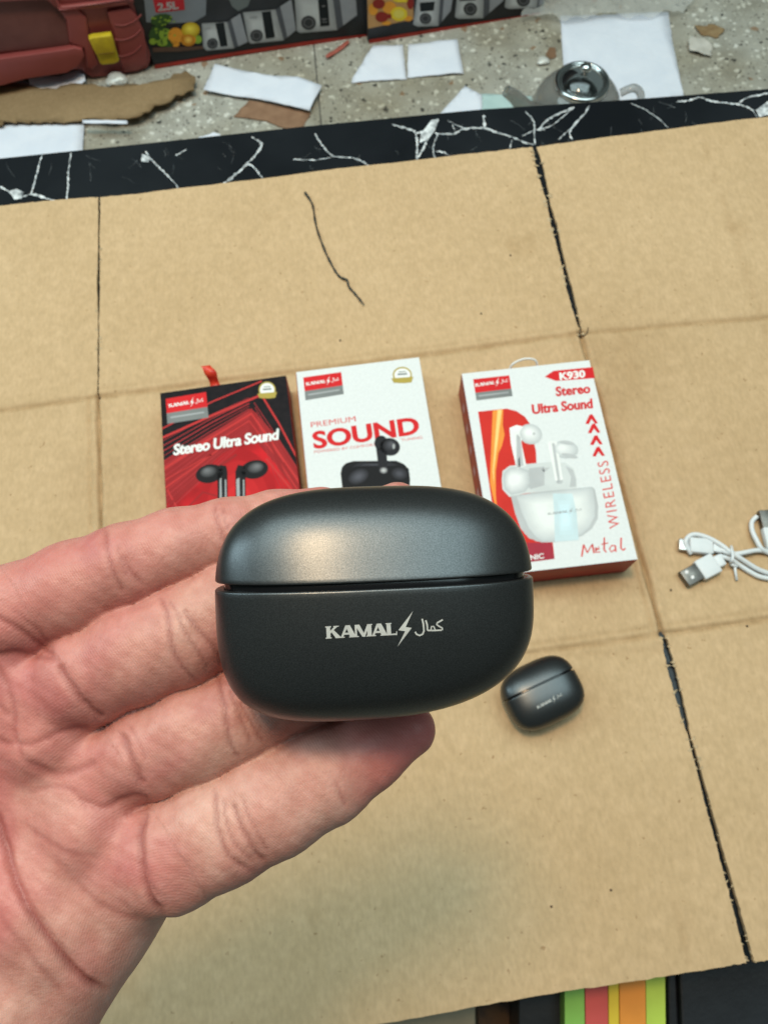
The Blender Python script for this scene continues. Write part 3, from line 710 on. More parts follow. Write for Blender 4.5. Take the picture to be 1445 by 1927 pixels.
# sleeve round the forearm, outside the frame
sp = [cam(-760, 1880, .176), cam(-1100, 2130, .184), cam(-1700, 2480, .19), cam(-2700, 2900, .20)]
V, F = tube(spline(sp, 8), [.034+.001*math.sin(i*2.1)+.0006*i for i in range(25)], 28, cap=False)
sl = obj('sleeve', V, F, mat('grey_sleeve_cloth', (.05, .05, .055), .9, col2=(.08, .08, .085), nscale=200, bump=.4), hand, smooth=True)
so = sl.modifiers.new('thick', 'SOLIDIFY'); so.thickness = .0015
# ------------------------------------------------------------ the three retail boxes
I_red = ink('red_ink', (.62, .018, .022)); I_white = ink('white_ink', (.80, .80, .79)); I_grey = ink('grey_ink', (.20, .21, .21)); I_gold = ink('gold_ink', (.42, .32, .07))
I_dred = ink('dark_red_ink', (.30, .018, .02)); I_orange = ink('orange_ink', (.85, .28, .05)); I_black = ink('black_ink', (.010, .010, .012)); I_pale = ink('pale_print', (.62, .64, .64)); I_mid = ink('mid_grey_print', (.36, .37, .38))
I_shine = ink('pale_yellow_ink', (.95, .62, .22)); I_lgrey = ink('light_grey_ink', (.48, .49, .50)); I_maroon = ink('maroon_ink', (.36, .03, .05)); I_salmon = ink('soft_red_ink', (.66, .075, .07)); I_green = ink('leaf_green_print', (.05, .10, .03)); I_lime = ink('lime_print', (.28, .42, .05)); I_yel = ink('yellow_print', (.85, .62, .04)); I_or2 = ink('orange_print', (.80, .33, .04)); I_blue = ink('pale_blue_ink', (.50, .70, .80))
M_wbox = mat('white_card_box', (.70, .715, .72), .6, spec=.2, col2=(.66, .675, .68), nscale=500, bump=.12, bscale=900)
M_bbox = mat('black_card_box', (.008, .007, .009), .6, spec=.12, col2=(.014, .011, .013), nscale=200, bump=.1, bscale=900)
M_rside = mat('red_card_side', (.36, .022, .02), .45, col2=(.26, .014, .014), nscale=90)
M_oside = mat('orange_card_side', (.62, .14, .04), .45, col2=(.45, .08, .03), nscale=60)
def box(name, TL, TR, BR, BL, h, label, top_mat, side_mat, bev=.0012):
    z = TH+h; a, b, c, d = [at(*p, z) for p in (TL, TR, BR, BL)]
    cen = (a+b+c+d)/4; u = ((b-a)+(c-d))/2; v = ((a-d)+(b-c))/2; u1 = u.normalized(); v1 = (v-v.dot(u1)*u1)
    # share the residual skew between both directions
    hw, hl = u.length/2, v1.length/2; v1.normalize()
    q = [cen-u1*hw+v1*hl, cen+u1*hw+v1*hl, cen+u1*hw-v1*hl, cen-u1*hw-v1*hl]
    root = empty(name, (cen.x, cen.y, TH), label, 'box', 'earbud retail boxes on the cardboard')
    V, F = prism(q, (0, 0, 1), -h+.0006)
    o = obj('carton', V, F, side_mat, root, bevel=bev, seg=2)
    ins = [p+(cen-p).normalized()*.0006+Vector((0, 0, .0001)) for p in q]
    V, F = prism(ins, (0, 0, 1), .0002); obj('printed_face', V, F, top_mat, root)
    print('BOX', name, round(u.length, 4), round(hl*2, 4), [tuple(round(k) for k in topx(p)) for p in q])
    return root, [topx(p) for p in q], z+.0003, (q, u1, v1, hw, hl)
def lay(z): return lambda k: (lambda x, y: at(x, y, z+.00004*k))
def patch(root, L, tl, tr, br, bl, la, lb, gy):
    """red patch with the lettering, grey strip below"""
    A = [Vector(p) for p in (tl, tr, br, bl)]; m1 = A[0].lerp(A[3], gy); m2 = A[1].lerp(A[2], gy)
    shape('red_patch', [[tuple(A[0]), tuple(A[1]), tuple(m2), tuple(m1)]], L(2), I_red, root)
    shape('grey_strip', [[tuple(m1), tuple(m2), tuple(A[2]), tuple(A[3])]], L(2), I_grey, root)
    s1 = m1.lerp(A[3], .45); s2 = m2.lerp(A[2], .45); s1 = s1.lerp(s2, .08); e2 = s1.lerp(s2, .90)
    shape('strip_line', band([tuple(s1), tuple(e2)], 3.0), L(3), I_mid, root)
    logo_on('patch_lettering', L(3), la, lb, I_white, root, hs=.95)
def seal(root, L, cx, cy, rx, ry):
    shape('seal', [ell(cx, cy, rx, ry)], L(2), I_white, root)
    shape('seal_ring', ring(cx, cy, rx, ry, rx*.16), L(3), I_gold, root, split=False)
    shape('seal_ribbon', [[(cx-rx*1.15, cy+ry*.45), (cx+rx*1.15, cy+ry*.25), (cx+rx*.95, cy+ry*.95), (cx+rx*.2, cy+ry*1.05), (cx-rx*.9, cy+ry*1.0)]], L(4), I_gold, root)
    shape('seal_line', band([(cx-rx*.5, cy-ry*.05), (cx+rx*.5, cy-ry*.12)], 3)+band([(cx-rx*.4, cy-ry*.35), (cx+rx*.4, cy-ry*.42)], 1.6), L(4), I_grey, root)
# --- left: black and red
c3 = lambda pts: [(280+x/2.535, 650+y/2.535) for x, y in pts]
r1, f1, z1, g1 = box('retail_box', (299, 742), (536, 704), (588, 1088), (324, 1122), .024, 'black and red earbud box with white title, leftmost of the three boxes', M_bbox, M_rside)
L1 = lay(z1)
k1 = [tuple(Vector(p)+(Vector(((f1[0][0]+f1[2][0])/2, (f1[0][1]+f1[2][1])/2))-Vector(p))*.008) for p in f1]
def cl(polys): return [q for q in (clip(p, k1) for p in polys) if len(q) > 2]
shape('printed_field', cl([c3([(60,560),(330,400),(490,300),(600,420),(760,660),(800,1300),(40,1300)])]), L1(.5), I_dred, r1)
shape('printed_field', cl([c3([(80,760),(300,600),(470,410),(600,560),(720,720),(760,1300),(60,1300)])]), L1(.9), mat('bright_red_ink', (.58, .012, .018), .6, spec=.15, col2=(.24, .008, .010), nscale=38), r1)
for i_ in range(5): soft('printed_glow', c3(ell(430-i_*4, 790+i_*2, 190-i_*8, 300-i_*12)), (.40, .010, .014), (.66, .025, .028), L1, 1.0, r1, n=5) if i_ == 0 else None
st = []
for pts, wd in (([(40,452),(290,340),(540,235)], 4.2), ([(60,400),(300,270),(540,170)], 2.6), ([(60,598),(300,440),(490,325),(570,440),(720,660)], 5), ([(540,240),(620,370),(720,560)], 3.6), ([(300,470),(480,360),(600,520),(730,720)], 2.4), ([(80,680),(330,500)], 3.2), ([(80,640),(300,520)], 1.8), ([(90,690),(150,800),(220,900)], 3), ([(560,540),(740,760)], 4)):
    st += band(c3(pts), wd)
shape('printed_stripe', cl(st), L1(1.5), ink('stripe_red_ink', (.52, .035, .035)), r1)
st = []
for i_ in range(15):
    o_ = i_*24; st += band(c3([(40+o_*.1, 470+o_), (300, 330+o_*.8), (480, 250+o_*.55)]), 1.0+.5*(i_ % 3))
    if i_ % 2: st += band(c3([(500+o_*.1, 260+o_*.5), (600, 400+o_*.7), (760, 640+o_)]), 1.2)
shape('printed_stripe', cl(st), L1(1.45), ink('fine_red_ink', (.40, .03, .035)), r1)
st = []
for pts, wd in (([(160,800),(260,700),(330,720)], 3), ([(640,560),(760,740)], 6), ([(100,760),(240,640),(420,520)], 5), ([(560,420),(640,600)], 5)): st += band(c3(pts), wd)
shape('printed_stripe', cl(st), L1(1.6), I_dred, r1)
patch(r1, L1, *c3([(82,255),(274,222),(286,344),(90,374)]), c3([(96,296)])[0], c3([(262,268)])[0], .58)
seal(r1, L1, *c3([(565,212)])[0], 16, 15.5)
lettering('title_lettering', 'Stereo Ultra Sound', L1(3), *c3([(120,523),(628,446)]), 20, I_white, r1, bold=.044, shear=.22, space=.95)
for sx, bx, sgn in ((352, 290, 1), (438, 505, -1)):
    shape('printed_earbud', [c3(ell(bx, 612 if sgn > 0 else 592, 66, 44, -12)), c3([(sx-24, 600), (sx-12, 570), (sx+18, 575), (sx+24, 600), (sx+26, 860), (sx-22, 860)])], L1(2), I_black, r1)
    shape('printed_highlight', [c3([(sx-13 if sgn > 0 else sx-20, 640), (sx-5, 630), (sx+0, 860), (sx-14, 860)]), c3([(sx+12, 640), (sx+18, 640), (sx+22, 860), (sx+12, 860)])], L1(3), I_mid, r1)
    soft('printed_highlight', c3(ell(bx-sgn*4, 604 if sgn > 0 else 584, 46, 30, -12)), (.012, .012, .014), (.16, .16, .17), L1, 2.2, r1, n=6, toward=(-sgn*3, -3))
# ribbon pull at its far end
q, u1, v1, hw, hl = g1
p = q[0].lerp(q[1], .42); rv = []; rf = []
pp = spline([p+Vector((0, 0, -.010)), p+v1*.006+Vector((0, 0, -.007)), p+v1*.011-u1*.001+Vector((0, 0, .001)), p+v1*.017-u1*.004+Vector((0, 0, .002))], 4)
for i, s in enumerate(pp):
    wd = .0042+.0006*math.sin(i); rv += [s-u1*wd+Vector((0, 0, .0008*math.sin(i*1.3))), s+u1*wd*.9]
for i in range(len(pp)-1): rf.append((2*i, 2*i+1, 2*i+3, 2*i+2))
rb = obj('ribbon', rv, rf, mat('red_satin', (.75, .07, .03), .35, col2=(.55, .03, .02), nscale=300), r1, smooth=True); rb.modifiers.new('thick', 'SOLIDIFY').thickness = .0004
# --- middle: white
r2, f2, z2, g2 = box('retail_box', (552, 702), (788, 670), (858, 1075), (604, 1104), .026, 'white earbud box with red SOUND title, the middle one of the three boxes', M_wbox, M_wbox)
L2 = lay(z2)
q, u1, v1, hw, hl = g2
sd = [q[0]-u1*.0003+Vector((0, 0, -.002)), q[3]-u1*.0003+Vector((0, 0, -.002)), q[3]-u1*.0003+Vector((0, 0, -.0245)), q[0]-u1*.0003+Vector((0, 0, -.0245))]
V, F = prism(sd, -u1, .0003); obj('printed_side', V, F, M_oside, r2)
patch(r2, L2, *c3([(737,153),(918,127),(930,232),(748,262)]), c3([(750,192)])[0], c3([(908,168)])[0], .60)
seal(r2, L2, *c3([(1209,140)])[0], 18, 15)
lettering('small_title', 'PREMIUM', L2(2), *c3([(775,392),(988,362)]), 10.5, I_salmon, r2, bold=.0)
lettering('title_lettering', 'SOUND', L2(2), *c3([(790,492),(1292,418)]), 32, I_red, r2, bold=.038)
lettering('small_lettering', 'POWERED BY COMFORT', L2(2), *c3([(790,515),(1085,478)]), 5, I_salmon, r2)
lettering('small_lettering', 'TUNING', L2(2), *c3([(1205,458),(1305,444)]), 5, I_salmon, r2)
shape('printed_case', [c3([(915,610),(922,580),(940,562),(975,552),(1180,550),(1215,565),(1240,590),(1246,640),(1240,740),(930,740)])], L2(2), I_black, r2)
soft('printed_highlight', c3(ell(1000, 625, 60, 40, -25)), (.010, .010, .012), (.09, .09, .11), L2, 3, r2)
soft('printed_highlight', c3(ell(1195, 612, 46, 34, 10)), (.010, .010, .012), (.07, .07, .085), L2, 3, r2)
soft('printed_highlight', c3([(930,585),(975,558),(1180,556),(1225,572),(1180,576),(975,578)]), (.012,.012,.014), (.06,.06,.07), L2, 2.5, r2, n=4)
shape('printed_earbud', [c3(ell(1150, 484, 48, 42, 10)), c3(ell(1108, 466, 32, 36)), c3([(1084,490),(1134,500),(1140,600),(1118,616),(1098,604)])], L2(4), ink('soft_black_ink', (.018, .018, .022)), r2)
soft('printed_highlight', c3(ell(1120, 596, 22, 18)), (.03,.03,.035), (.55, .54, .55), L2, 4.6, r2)
soft('printed_highlight', c3(ell(1150, 478, 34, 30)), (.018,.018,.022), (.09, .09, .10), L2, 4.6, r2, toward=(3,-3))
shape('printed_highlight', [c3(ell(1168, 482, 6, 13))], L2(5.4), I_mid, r2)
# --- right: white with red field
c4 = lambda pts: [(840+x/3.803, 650+y/3.803) for x, y in pts]
r3, f3, z3, g3 = box('retail_box', (870, 702), (1113, 677), (1195, 1054), (930, 1085), .030, 'white earbud box printed K930 with white earbuds picture, rightmost of the three boxes', M_wbox, M_rside)
L3 = lay(z3)
patch(r3, L3, *c4([(190,242),(448,214),(472,362),(214,394)]), c4([(205,296)])[0], c4([(440,262)])[0], .64)
shape('model_banner', [c4([(702,224),(765,182),(1045,155),(1060,234),(782,254)])], L3(2), I_red, r3)
lettering('model_lettering', 'K930', L3(3), *c4([(812,246),(992,226)]), 13.5, I_white, r3, bold=.045)
lettering('title_lettering', 'Stereo', L3(2), *c4([(785,362),(1028,338)]), 17.5, I_red, r3, bold=.045, space=1.03)
lettering('title_lettering', 'Ultra Sound', L3(2), *c4([(615,490),(1045,446)]), 18, I_red, r3, bold=.045, space=1.0)
shape('printed_field', [c4([(225,474),(430,452),(500,470),(560,510),(595,560),(640,760),(645,900),(760,1412),(772,1528),(420,1570),(330,1160)])], L3(1), ink('field_red_ink', (.60, .030, .022)), r3)
shape('printed_field', [c4([(570,1412),(752,1412),(772,1528),(600,1550)])], L3(1.5), I_maroon, r3)
shape('printed_flare', [c4([(330,466),(405,457),(400,620),(372,760),(352,900),(352,1060),(360,1160),(340,1120),(310,980),(318,760)])], L3(1.6), I_orange, r3)
shape('printed_flare', [c4([(365,462),(395,459),(372,640),(340,880),(338,1000),(330,900),(345,700)])], L3(1.8), I_shine, r3)
shape('printed_flare', [c4([(400,560),(415,640),(395,720),(372,770),(380,660)])], L3(1.9), I_orange, r3)
lettering('small_lettering', 'NIC', L3(2.5), *c4([(600,1536),(698,1522)]), 9.5, I_white, r3, bold=.03)
for i, (x, y) in enumerate(((992,556),(1010,622),(1026,706),(1042,788))):
    shape('chevron', [c4([(x,y+4),(x+30,y-60),(x+50,y-64),(x+90,y),(x+70,y+4),(x+43,y-28),(x+24,y+8)])], L3(2), I_red, r3)
lettering('side_lettering', 'WIRELESS', L3(2), *c4([(1240,1300),(1152,822)]), 21, I_salmon, r3, space=1.2)
m_ = []
for s, wd in (([(966,1512),(980,1425)], 3.2), ([(980,1425),(1006,1484)], 2.6), ([(1006,1484),(1042,1422)], 2.2), ([(1042,1422),(1054,1486)], 3.2), ([(1062,1468),(1092,1456),(1084,1438),(1066,1446),(1066,1480),(1098,1478)], 2.4), ([(1128,1375),(1126,1462),(1142,1480)], 3), ([(1106,1424),(1156,1414)], 2), ([(1206,1434),(1180,1432),(1164,1456),(1178,1478),(1202,1462)], 2.4), ([(1206,1432),(1210,1476)], 3), ([(1248,1376),(1246,1450),(1262,1466),(1278,1452)], 3.2)):
    m_ += band(c4(s), wd)
shape('script_lettering', m_, L3(2), I_salmon, r3)
shape('printed_case', [c4([(395,960),(400,900),(450,862),(560,850),(760,832),(850,840),(910,880),(932,960),(930,1020),(560,1060),(450,1085),(400,1030)])], L3(2.2), I_pale, r3)
shape('printed_case', [c4([(460,1078),(700,1044),(1040,1012),(1060,1030),(1084,1150),(1080,1240),(1040,1310),(970,1362),(900,1390),(780,1408),(680,1410),(590,1380),(530,1310),(490,1200)])], L3(2.4), ink('print_white', (.50, .52, .53)), r3)
soft('printed_case', c4([(480,1085),(700,1054),(1030,1022),(1050,1040),(1072,1150),(1066,1235),(1026,1300),(960,1350),(890,1376),(780,1392),(684,1394),(600,1366),(544,1300),(508,1200)]), (.56,.58,.59), (.78,.79,.78), L3, 2.45, r3, n=7, shrink=.42, toward=(3,-3))
soft('printed_case', c4([(405,960),(412,910),(455,872),(520,870),(600,900),(610,990),(560,1050),(460,1070),(412,1025)]), (.50,.52,.53), (.80,.80,.80), L3, 2.25, r3, n=6, shrink=.6, toward=(-3,0))
shape('printed_shade', [c4([(462,1080),(500,1075),(540,1200),(590,1310),(640,1370),(700,1408),(640,1402),(560,1350),(505,1240)]), c4([(1045,1018),(1060,1032),(1084,1150),(1080,1240),(1040,1310),(960,1366),(1020,1300),(1060,1220),(1060,1120)]), c4(stroke([(600,1060),(780,1040),(1040,1018)], 7)[0])], L3(3.25), I_lgrey, r3)
shape('printed_shade', [c4([(590,880),(700,866),(700,1000),(600,1030),(570,980)]), c4([(850,862),(905,890),(925,960),(925,1010),(880,1015),(890,940)]), c4([(675,880),(740,872),(700,910)])], L3(2.35), I_lgrey, r3)
soft('printed_earbud', c4(ell(600, 635, 84, 72, 15)), (.52,.54,.55), (.84,.84,.84), L3, 3, r3, n=7, toward=(-3,-2), shrink=.7)
shape('printed_earbud', [c4([(450,590),(500,570),(545,580),(535,700),(570,860),(500,880),(460,700)])], L3(3), I_white, r3)
soft('printed_earbud', c4(ell(850, 744, 92, 64, 5)), (.50,.52,.53), (.80,.80,.80), L3, 3, r3, n=7, toward=(-6,-3), shrink=.7)
shape('printed_earbud', [c4([(722,700),(740,682),(790,688),(832,960),(830,985),(795,990),(778,970)])], L3(3.2), I_white, r3)
shape('printed_shade', [c4([(508,640),(528,660),(550,860),(515,870)]), c4([(500,640),(514,640),(528,872),(500,875)]), c4([(752,700),(772,700),(812,960),(796,980)]), c4(ell(880, 790, 60, 14, 12)), c4(ell(860, 700, 50, 10, 8)), c4([(778,970),(832,962),(828,988),(795,992)]), c4(ell(625, 632, 10, 10))], L3(4.0), I_lgrey, r3)
shape('printed_sheen', [c4([(760,1060),(900,1060),(930,1200),(945,1392),(775,1406),(770,1220)])], L3(3.3), ink('print_pale_blue', (.58, .70, .74)), r3)
soft('printed_sheen', c4([(780,1080),(890,1080),(915,1200),(925,1380),(795,1390),(790,1220)]), (.58,.70,.74), (.66,.84,.92), L3, 3.32, r3, n=5)
logo_on('case_lettering', L3(4.3), *c4([(722,1214),(968,1180)]), I_mid, r3, hs=.6)
q, u1, v1, hw, hl = g3
side_l = MB()
for i in range(7):
    t = .12+.11*i; a = q[0].lerp(q[3], t)-u1*.0002; 
    side_l.add([a+Vector((0, 0, -.010)), a-v1*.006+Vector((0, 0, -.010)), a-v1*.006+Vector((0, 0, -.019)), a+Vector((0, 0, -.019))], [(0, 1, 2, 3)])
obj('side_print', side_l.v, side_l.f, ink('side_pink_ink', (.55, .30, .30)), r3)
hgp = q[0].lerp(q[1], .50)
obj('cord_loop', *tube(spline([hgp-u1*.012+Vector((0, 0, -.004)), hgp-u1*.009+v1*.003+Vector((0, 0, .001)), hgp+v1*.0055+Vector((0, 0, .002)), hgp+u1*.008+v1*.004+Vector((0, 0, .001)), hgp+u1*.010+Vector((0, 0, -.004))], 6), .0008, 8), mat('white_cord', (.75, .75, .74), .5), r3, smooth=True)

# ------------------------------------------------------------ white charging cables with a twist tie
M_cab = mat('white_cable_rubber', (.68, .70, .72), .42, col2=(.62, .65, .67), nscale=80)
M_met = mat('usb_metal', (.17, .155, .14), .38, metal=.9, col2=(.11, .10, .09), nscale=200)
M_hole = mat('connector_dark', (.02, .02, .02), .5)
c7 = lambda pts: [(1245+x/7.225, 930+y/7.225) for x, y in pts]
def path(pts, zs, r): P = c7(pts); return [at(x, y, TH+r+z) for (x, y), z in zip(P, zs)]
cable = empty('charging_cable', at(1375, 1040, TH), 'white USB charging cable coiled and tied, on the cardboard at the right edge', 'cable')
cr_ = .0018
obj('cord', *tube(spline(path([(400,810),(335,720),(320,640),(380,565),(480,550),(640,600),(800,690),(930,790),(1090,890),(1280,1010),(1450,1075),(1650,1110),(1800,1040),(1820,900),(1700,800),(1560,770)], [.001,.002,.003,.003,.003,.0035,.004,.004,.003,.001,0,0,0,0,0,.001], cr_), 8), cr_, 10), M_cab, cable, smooth=True)
obj('cord', *tube(spline(path([(780,840),(880,870),(960,900),(1060,970),(1200,1060),(1320,1120),(1460,1150),(1700,1190),(1900,1080),(1920,880),(1700,730),(1440,770),(1280,765),(1140,790),(1000,810),(880,790),(760,740)], [.002,.001,.001,0,0,0,0,0,0,0,0,.001,.002,.003,.003,.003,.002], cr_), 8), cr_, 10), M_cab, cable, smooth=True)
obj('cord', *tube(spline(path([(1290,300),(1220,380),(1225,500),(1280,620),(1350,740),(1445,800),(1600,850)], [.002,.001,.002,.003,.003,.001,0], cr_), 8), cr_*.95, 10), M_cab, cable, smooth=True)
obj('tie', *tube(spline(path([(940,710),(950,760),(960,830),(955,900),(930,940),(965,965),(1010,985)], [.001,.0065,.0072,.0070,.002,.003,.001], .0009), 5), .0011, 8), M_cab, cable, smooth=True)
obj('tie', *tube(path([(985,960),(995,1050),(1015,1170)], [.002,.001,.0], .0009), .0010, 8), M_cab, cable, smooth=True)
def plug(a, b, w, h, z, name, m, parent, bev=.0008):
    A = at(*a, TH); B = at(*b, TH); d = (B-A); d.z = 0; nrm = Vector((-d.y, d.x, 0)).normalized()*w/2
    q = [A+nrm, A-nrm, B-nrm, B+nrm]; q = [Vector((p.x, p.y, TH+z)) for p in q]
    V, F = prism(q, (0, 0, 1), h); return obj(name, V, F, m, parent, bevel=bev, auto=True, seg=3)
A_, B_ = c7([(470,1070),(700,950)])
plug(A_, B_, .0150, .0058, .0008, 'plug_grip', M_cab, cable, .0012)
A2, B2 = c7([(265,1180),(475,1065)])
usb = plug(A2, B2, .0120, .0045, .0014, 'usb_plug', M_met, cable, .0004)
zt = TH+.0014+.0045+.0001
shape('contact_hole', [c7(ell(335,1057,24,24)), c7(ell(415,1128,24,24))], lambda x, y: at(x, y, zt), mat('pale_metal', (.75, .72, .72), .4), usb)
A3, B3 = c7([(690,955),(800,905)])
plug(A3, B3, .0090, .0042, .0014, 'strain_relief', M_cab, cable, .0012)
A4, B4 = c7([(345,715),(660,740)])
plug(A4, B4, .0115, .0055, .0006, 'plug_grip', M_cab, cable, .0012)
A5, B5 = c7([(660,742),(780,765)]); plug(A5, B5, .0070, .0042, .0012, 'strain_relief', M_cab, cable, .0010)
A6, B6 = c7([(205,700),(345,718)]); mu = plug(A6, B6, .0088, .0030, .0016, 'micro_plug', mat('micro_metal', (.55, .52, .50), .3, metal=.8), cable, .0005)
A7, B7 = c7([(1500,770),(1430,480)]); plug(A7, B7, .0125, .0058, .001, 'plug_grip', M_cab, cable, .0012)
A8, B8 = c7([(1430,490),(1370,250)]); plug(A8, B8, .0115, .0045, .0016, 'usb_plug', M_met, cable, .0004)
# ------------------------------------------------------------ terrazzo floor, cut in large tiles with recessed joints
def terrazzo():
    m = mat('terrazzo', (.3, .29, .26), .42); nt = m.node_tree; L = nt.links; b = nt.nodes['Principled BSDF']; tc = nt.nodes.new('ShaderNodeTexCoord')
    n0 = nt.nodes.new('ShaderNodeTexNoise'); n0.inputs['Scale'].default_value = 24; n0.inputs['Detail'].default_value = 8
    L.new(tc.outputs['Object'], n0.inputs['Vector'])
    r0 = nt.nodes.new('ShaderNodeValToRGB'); r0.color_ramp.elements[0].position = .3; r0.color_ramp.elements[1].position = .7
    r0.color_ramp.elements[0].color = (.32, .30, .255, 1); r0.color_ramp.elements[1].color = (.46, .44, .385, 1); L.new(n0.outputs['Fac'], r0.inputs[0])
    cur = r0.outputs[0]
    for sc, thr, col, seed, fr in ((210, .42, (.50, .48, .41), 3, .55), (190, .38, (.17, .155, .135), 11, .68), (95, .40, (.62, .60, .53), 0, .62), (92, .36, (.085, .08, .07), 7, .80), (68, .36, (.68, .66, .60), 5, .80), (50, .34, (.30, .20, .13), 17, .92)):
        mp = nt.nodes.new('ShaderNodeMapping'); mp.inputs['Location'].default_value = (seed, seed*1.3, 0)
        # warp so chips are angular and uneven
        v = nt.nodes.new('ShaderNodeTexVoronoi'); v.inputs['Scale'].default_value = sc; v.inputs['Randomness'].default_value = 1; v.distance = 'MINKOWSKI'; v.inputs['Exponent'].default_value = 1.2
        nw = nt.nodes.new('ShaderNodeTexNoise'); nw.inputs['Scale'].default_value = sc*1.6
        mx = nt.nodes.new('ShaderNodeVectorMath'); mx.operation = 'MULTIPLY_ADD'; mx.inputs[1].default_value = (.9/sc, .9/sc, 0)
        L.new(tc.outputs['Object'], mp.inputs[0]); L.new(mp.outputs[0], nw.inputs['Vector']); L.new(nw.outputs['Color'], mx.inputs[0]); L.new(mp.outputs[0], mx.inputs[2]); L.new(mx.outputs[0], v.inputs['Vector'])
        lt = nt.nodes.new('ShaderNodeMath'); lt.operation = 'LESS_THAN'; lt.inputs[1].default_value = thr; L.new(v.outputs['Distance'], lt.inputs[0])
        sp = nt.nodes.new('ShaderNodeSeparateColor'); L.new(v.outputs['Color'], sp.inputs[0])
        gt = nt.nodes.new('ShaderNodeMath'); gt.operation = 'GREATER_THAN'; gt.inputs[1].default_value = fr; L.new(sp.outputs[0], gt.inputs[0])
        ml = nt.nodes.new('ShaderNodeMath'); ml.operation = 'MULTIPLY'; L.new(lt.outputs[0], ml.inputs[0]); L.new(gt.outputs[0], ml.inputs[1])
        x = nt.nodes.new('ShaderNodeMix'); x.data_type = 'RGBA'; L.new(ml.outputs[0], x.inputs[0]); L.new(cur, x.inputs[6]); x.inputs[7].default_value = (*col, 1); cur = x.outputs[2]
    n1 = nt.nodes.new('ShaderNodeTexNoise'); n1.inputs['Scale'].default_value = 5; n1.inputs['Detail'].default_value = 6; L.new(tc.outputs['Object'], n1.inputs['Vector'])
    r1_ = nt.nodes.new('ShaderNodeValToRGB'); r1_.color_ramp.elements[0].position = .35; r1_.color_ramp.elements[1].position = .62; r1_.color_ramp.elements[0].color = (.72, .66, .56, 1); r1_.color_ramp.elements[1].color = (1, 1, 1, 1); L.new(n1.outputs['Fac'], r1_.inputs[0])
    x = nt.nodes.new('ShaderNodeMix'); x.data_type = 'RGBA'; x.blend_type = 'MULTIPLY'; x.inputs[0].default_value = 1; L.new(cur, x.inputs[6]); L.new(r1_.outputs[0], x.inputs[7]); L.new(x.outputs[2], b.inputs['Base Color'])
    return m
M_ter = terrazzo()
f0 = at(605, 240, FLOOR); f1_ = at(591, 88, FLOOR); ty = (f1_-f0); ty.z = 0; ty.normalize(); tx = Vector((ty.y, -ty.x, 0)); T = .95
floor = empty('floor', (f0.x, f0.y, FLOOR), kind='structure')
for i in range(-2, 2):
    for j in range(-2, 3):
        a = Vector((f0.x, f0.y, FLOOR))+tx*(i*T+.0012)+ty*((j-.75)*T*1.0+.0012); b = a+tx*(T-.0024); c = b+ty*(T-.0024); d = a+ty*(T-.0024)
        V, F = prism([a, b, c, d], (0, 0, 1), -.012); obj('tile', V, F, M_ter, floor)
q = [Vector((-6, -5, FLOOR-.0025)), Vector((6, -5, FLOOR-.0025)), Vector((6, 8, FLOOR-.0025)), Vector((-6, 8, FLOOR-.0025))]
obj('grout_bed', q, [(0, 1, 2, 3)], mat('dark_grout', (.10, .095, .085), .9, col2=(.15, .14, .12)), floor)
fl_ = lambda h: (lambda x, y: at(x, y, FLOOR+h))
# ------------------------------------------------------------ scraps of paper and card on the floor
M_paper = mat('white_paper', (.78, .79, .86), .7, col2=(.72, .74, .82), nscale=25, bump=.6, bscale=22, bdist=.006)
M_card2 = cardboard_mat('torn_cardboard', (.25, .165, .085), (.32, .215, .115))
def scrap(name, pts, h, label, cat, matr, group, curl=.006, thick=.00025, jit=1.6, sub=9):
    """a sheet resting on the floor, slightly waved"""
    P = []
    k = len(pts)
    for i in range(k):
        a, b = pts[i], pts[(i+1) % k]; n = max(1, int(math.hypot(b[0]-a[0], b[1]-a[1])/sub))
        for s in range(n):
            t = s/n; j = jit*(random.random()-.5) if s else 0
            P.append((a[0]+(b[0]-a[0])*t+j, a[1]+(b[1]-a[1])*t+j*.8))
    bm = bmesh.new(); z = FLOOR+h; vs = [bm.verts.new(at(x, y, z)) for x, y in P]; bm.faces.new(vs)
    # slice into strips so that it can wave
    g = [v.co.copy() for v in bm.verts]; x0 = min(v.x for v in g); x1 = max(v.x for v in g); y0 = min(v.y for v in g); y1 = max(v.y for v in g)
    for i in range(1, 9):
        for ax in (0, 1):
            lo_, hi_ = ((x0, x1), (y0, y1))[ax]; cpt = [0, 0, 0]; cpt[ax] = lo_+(hi_-lo_)*i/9; nr = [0, 0, 0]; nr[ax] = 1
            bmesh.ops.bisect_plane(bm, geom=bm.verts[:]+bm.edges[:]+bm.faces[:], plane_co=cpt, plane_no=nr)
    ph_ = random.random()*6
    for v in bm.verts:
        u_ = (v.co.x-x0)/(x1-x0+1e-6); w_ = (v.co.y-y0)/(y1-y0+1e-6)
        v.co.z += curl*(.25+.25*math.sin(u_*5+ph_)+.35*(2*u_-1)**2*w_+.12*math.sin(w_*7+u_*3+ph_))
    for v in bm.verts:
        u_ = (v.co.x-x0)/(x1-x0+1e-6); w_ = (v.co.y-y0)/(y1-y0+1e-6); v.co.z += curl*.35*abs(((u_*2.3+w_*1.1+ph_) % 1)-.5)
    bm.verts.index_update()
    V = [v.co.copy() for v in bm.verts]; F = [tuple(v.index for v in f.verts) for f in bm.faces]; bm.free()
    o = obj(name, V, F, matr, smooth=True); sm = o.modifiers.new('thick', 'SOLIDIFY'); sm.thickness = thick; sm.offset = 1
    tag(o, label, cat, group); return o
gp = 'scraps of white paper on the floor'
scrap('paper_sheet', [(1054,30),(1256,26),(1265,90),(1286,190),(1285,260),(1065,260)], .001, 'large white paper sheet lying behind the glass teapot', 'paper', M_paper, gp, .004)
